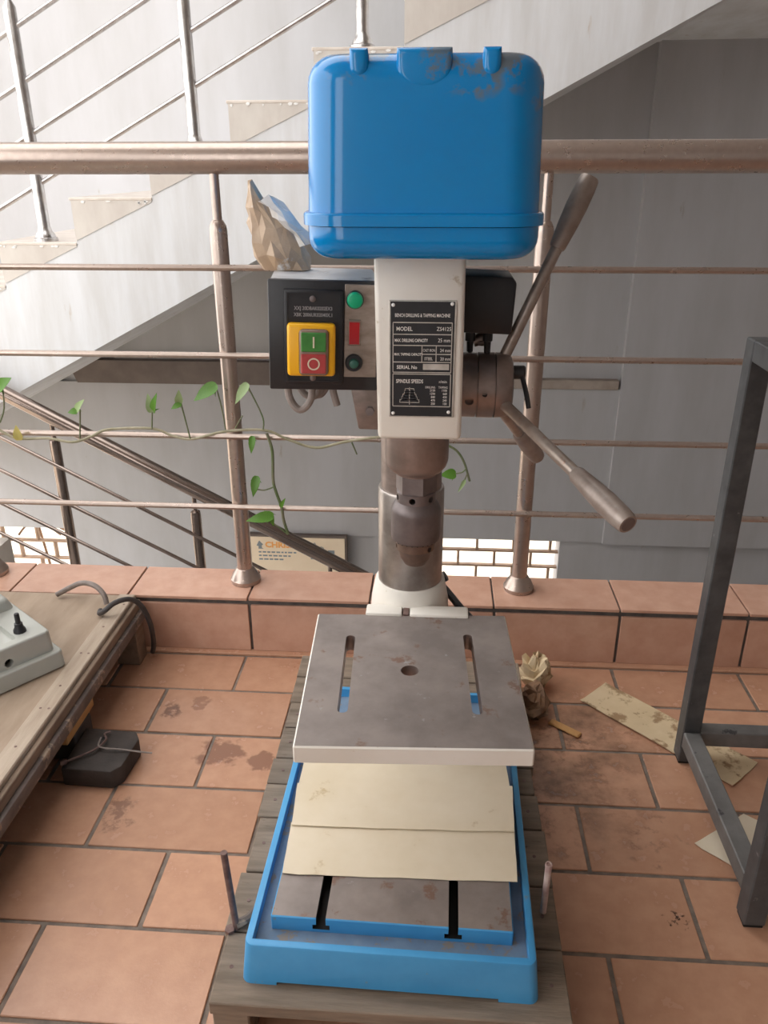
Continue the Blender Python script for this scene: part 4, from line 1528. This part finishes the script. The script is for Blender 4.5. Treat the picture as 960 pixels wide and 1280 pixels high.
LM = [leaf_mesh(leaf_m, 'leaf'), leaf_mesh(leaf_pale, 'leaf'), leaf_mesh(leaf_yellow, 'leaf')]
leaves = [((-0.98, 0.644), (-0.932, 0.673), 0.0315, 0), ((-0.802, 0.597), (-0.775, 0.627), 0.0175, 1), ((-0.8, 0.597), (-0.821, 0.593), 0.0158, 0),
          ((-0.63, 0.598), (-0.634, 0.64), 0.0192, 1), ((-0.626, 0.598), (-0.61, 0.644), 0.0175, 0), ((-0.566, 0.619), (-0.559, 0.652), 0.0175, 1),
          ((-0.562, 0.618), (-0.583, 0.606), 0.014, 0), ((-0.48, 0.659), (-0.531, 0.625), 0.0297, 0), ((-0.41, 0.663), (-0.438, 0.62), 0.021, 1),
          ((-0.406, 0.543), (-0.41, 0.505), 0.0158, 0), ((-0.403, 0.447), (-0.412, 0.401), 0.021, 0), ((-0.373, 0.352), (-0.433, 0.342), 0.0262, 0),
          ((-0.377, 0.36), (-0.371, 0.323), 0.0192, 0), ((-0.351, 0.375), (-0.337, 0.401), 0.0105, 0), ((0.049, 0.465), (0.015, 0.464), 0.0245, 0),
          ((0.071, 0.45), (0.056, 0.425), 0.0088, 1), ((-0.948, 0.526), (-0.947, 0.562), 0.021, 2)]
for i, (b_, t_, w_, mi) in enumerate(leaves):
    rr = random.Random(i + 3)
    P0 = Vector((b_[0], YV - 0.006, b_[1]))
    P1 = Vector((t_[0], YV - 0.010 + rr.uniform(-0.012, 0.006), t_[1]))
    ex = (P1 - P0)
    L_ = ex.length
    ex.normalize()
    nrm = Vector((rr.uniform(-.3, .3), -0.9, 0.42 + rr.uniform(-.2, .2)))
    nrm = (nrm - ex * nrm.dot(ex)).normalized()
    ey = nrm.cross(ex)
    o = bpy.data.objects.new('leaf', LM[mi])
    C.objects.link(o)
    o.parent = vn
    M4 = Matrix((ex, ey, nrm)).transposed().to_4x4()
    o.matrix_local = Matrix.Translation(P0 - WL[vn.name]) @ M4 @ Matrix.Diagonal((L_, w_ * 1.0, L_ * 0.6, 1))

# ------------------------------------------------------------------ sign board on the far wall
sg = thing('sign_board', 'cream notice board with orange heading on the far wall', 'sign', (-0.775, 4.15, -1.15))
bm = nb()
box(bm, (-1.058, 4.140, -1.15), (-0.487, 4.178, -0.858), 0.003, 1)
obj('frame', bm, beam_m, sg)
bm = nb()
box(bm, (-1.048, 4.136, -1.14), (-0.500, 4.142, -0.870), 0.001, 1)
bd = obj('panel', bm, sign_m, sg)
tx = text_bm([('CHRISS', -0.965, -0.935, 0.050, 'LEFT', 1.05, 0.002)])
place_flat(tx, (0, 4.1352, 0), (1, 0, 0), (0, 0, 1))
obj('heading', tx, sign_orange, bd, recalc=False)
bm = nb()
rr = random.Random(3)
for row, z in enumerate((-0.967, -0.990, -1.013)):
    x = -1.005
    end = (-0.80, -0.825, -0.86)[row]
    while x < end:
        w_ = rr.uniform(0.012, 0.028)
        box(bm, (x, 4.1352, z - 0.004), (x + w_, 4.137, z + 0.005))
        x += w_ + 0.007
o = obj('small_print', bm, sign_grey, bd)
o['kind'] = 'stuff'
bm = nb()
lg = [(-1.015, -0.925), (-1.005, -0.905), (-0.998, -0.893), (-0.988, -0.906), (-0.976, -0.918), (-0.985, -0.925), (-0.985, -0.940), (-0.975, -0.946), (-1.005, -0.946), (-1.003, -0.930)]
prism(bm, lg, 'y', 4.1352, 4.137)
obj('emblem', bm, sign_grey, bd)
bm = nb()
tube(bm, [(-0.685, 4.135, -0.935), (-0.68, 4.135, -0.905), (-0.672, 4.135, -0.902), (-0.667, 4.135, -0.925)], 0.002, 6)
tube(bm, [(-0.652, 4.135, -0.94), (-0.640, 4.135, -0.925), (-0.625, 4.135, -0.930), (-0.622, 4.135, -0.945)], 0.002, 6)
box(bm, (-0.598, 4.134, -0.975), (-0.560, 4.137, -0.945))
box(bm, (-0.70, 4.134, -1.005), (-0.665, 4.137, -0.995))
obj('line_drawing', bm, sign_grey, bd)

# dry branches outside the left lattice
dbr = thing('dry_branch', 'thin dry branches showing in the lower left lattice opening', 'branch', (-2.4, 4.5, -2.1))
for pts, r in (([(-2.75, 4.5, -0.93), (-2.5, 4.48, -0.95), (-2.3, 4.47, -1.02), (-2.1, 4.46, -1.10)], 0.012),
               ([(-2.62, 4.45, -1.05), (-2.55, 4.45, -0.98), (-2.45, 4.45, -0.97), (-2.35, 4.46, -1.05)], 0.007),
               ([(-2.42, 4.44, -0.92), (-2.32, 4.44, -1.00), (-2.18, 4.44, -1.06)], 0.006),
               ([(-2.45, 4.5, -2.1), (-2.46, 4.5, -1.5), (-2.5, 4.48, -0.95)], 0.012)):
    bm = nb()
    tube(bm, pts, r, 8, 5, 0.6)
    obj('twig', bm, debris_m, dbr)
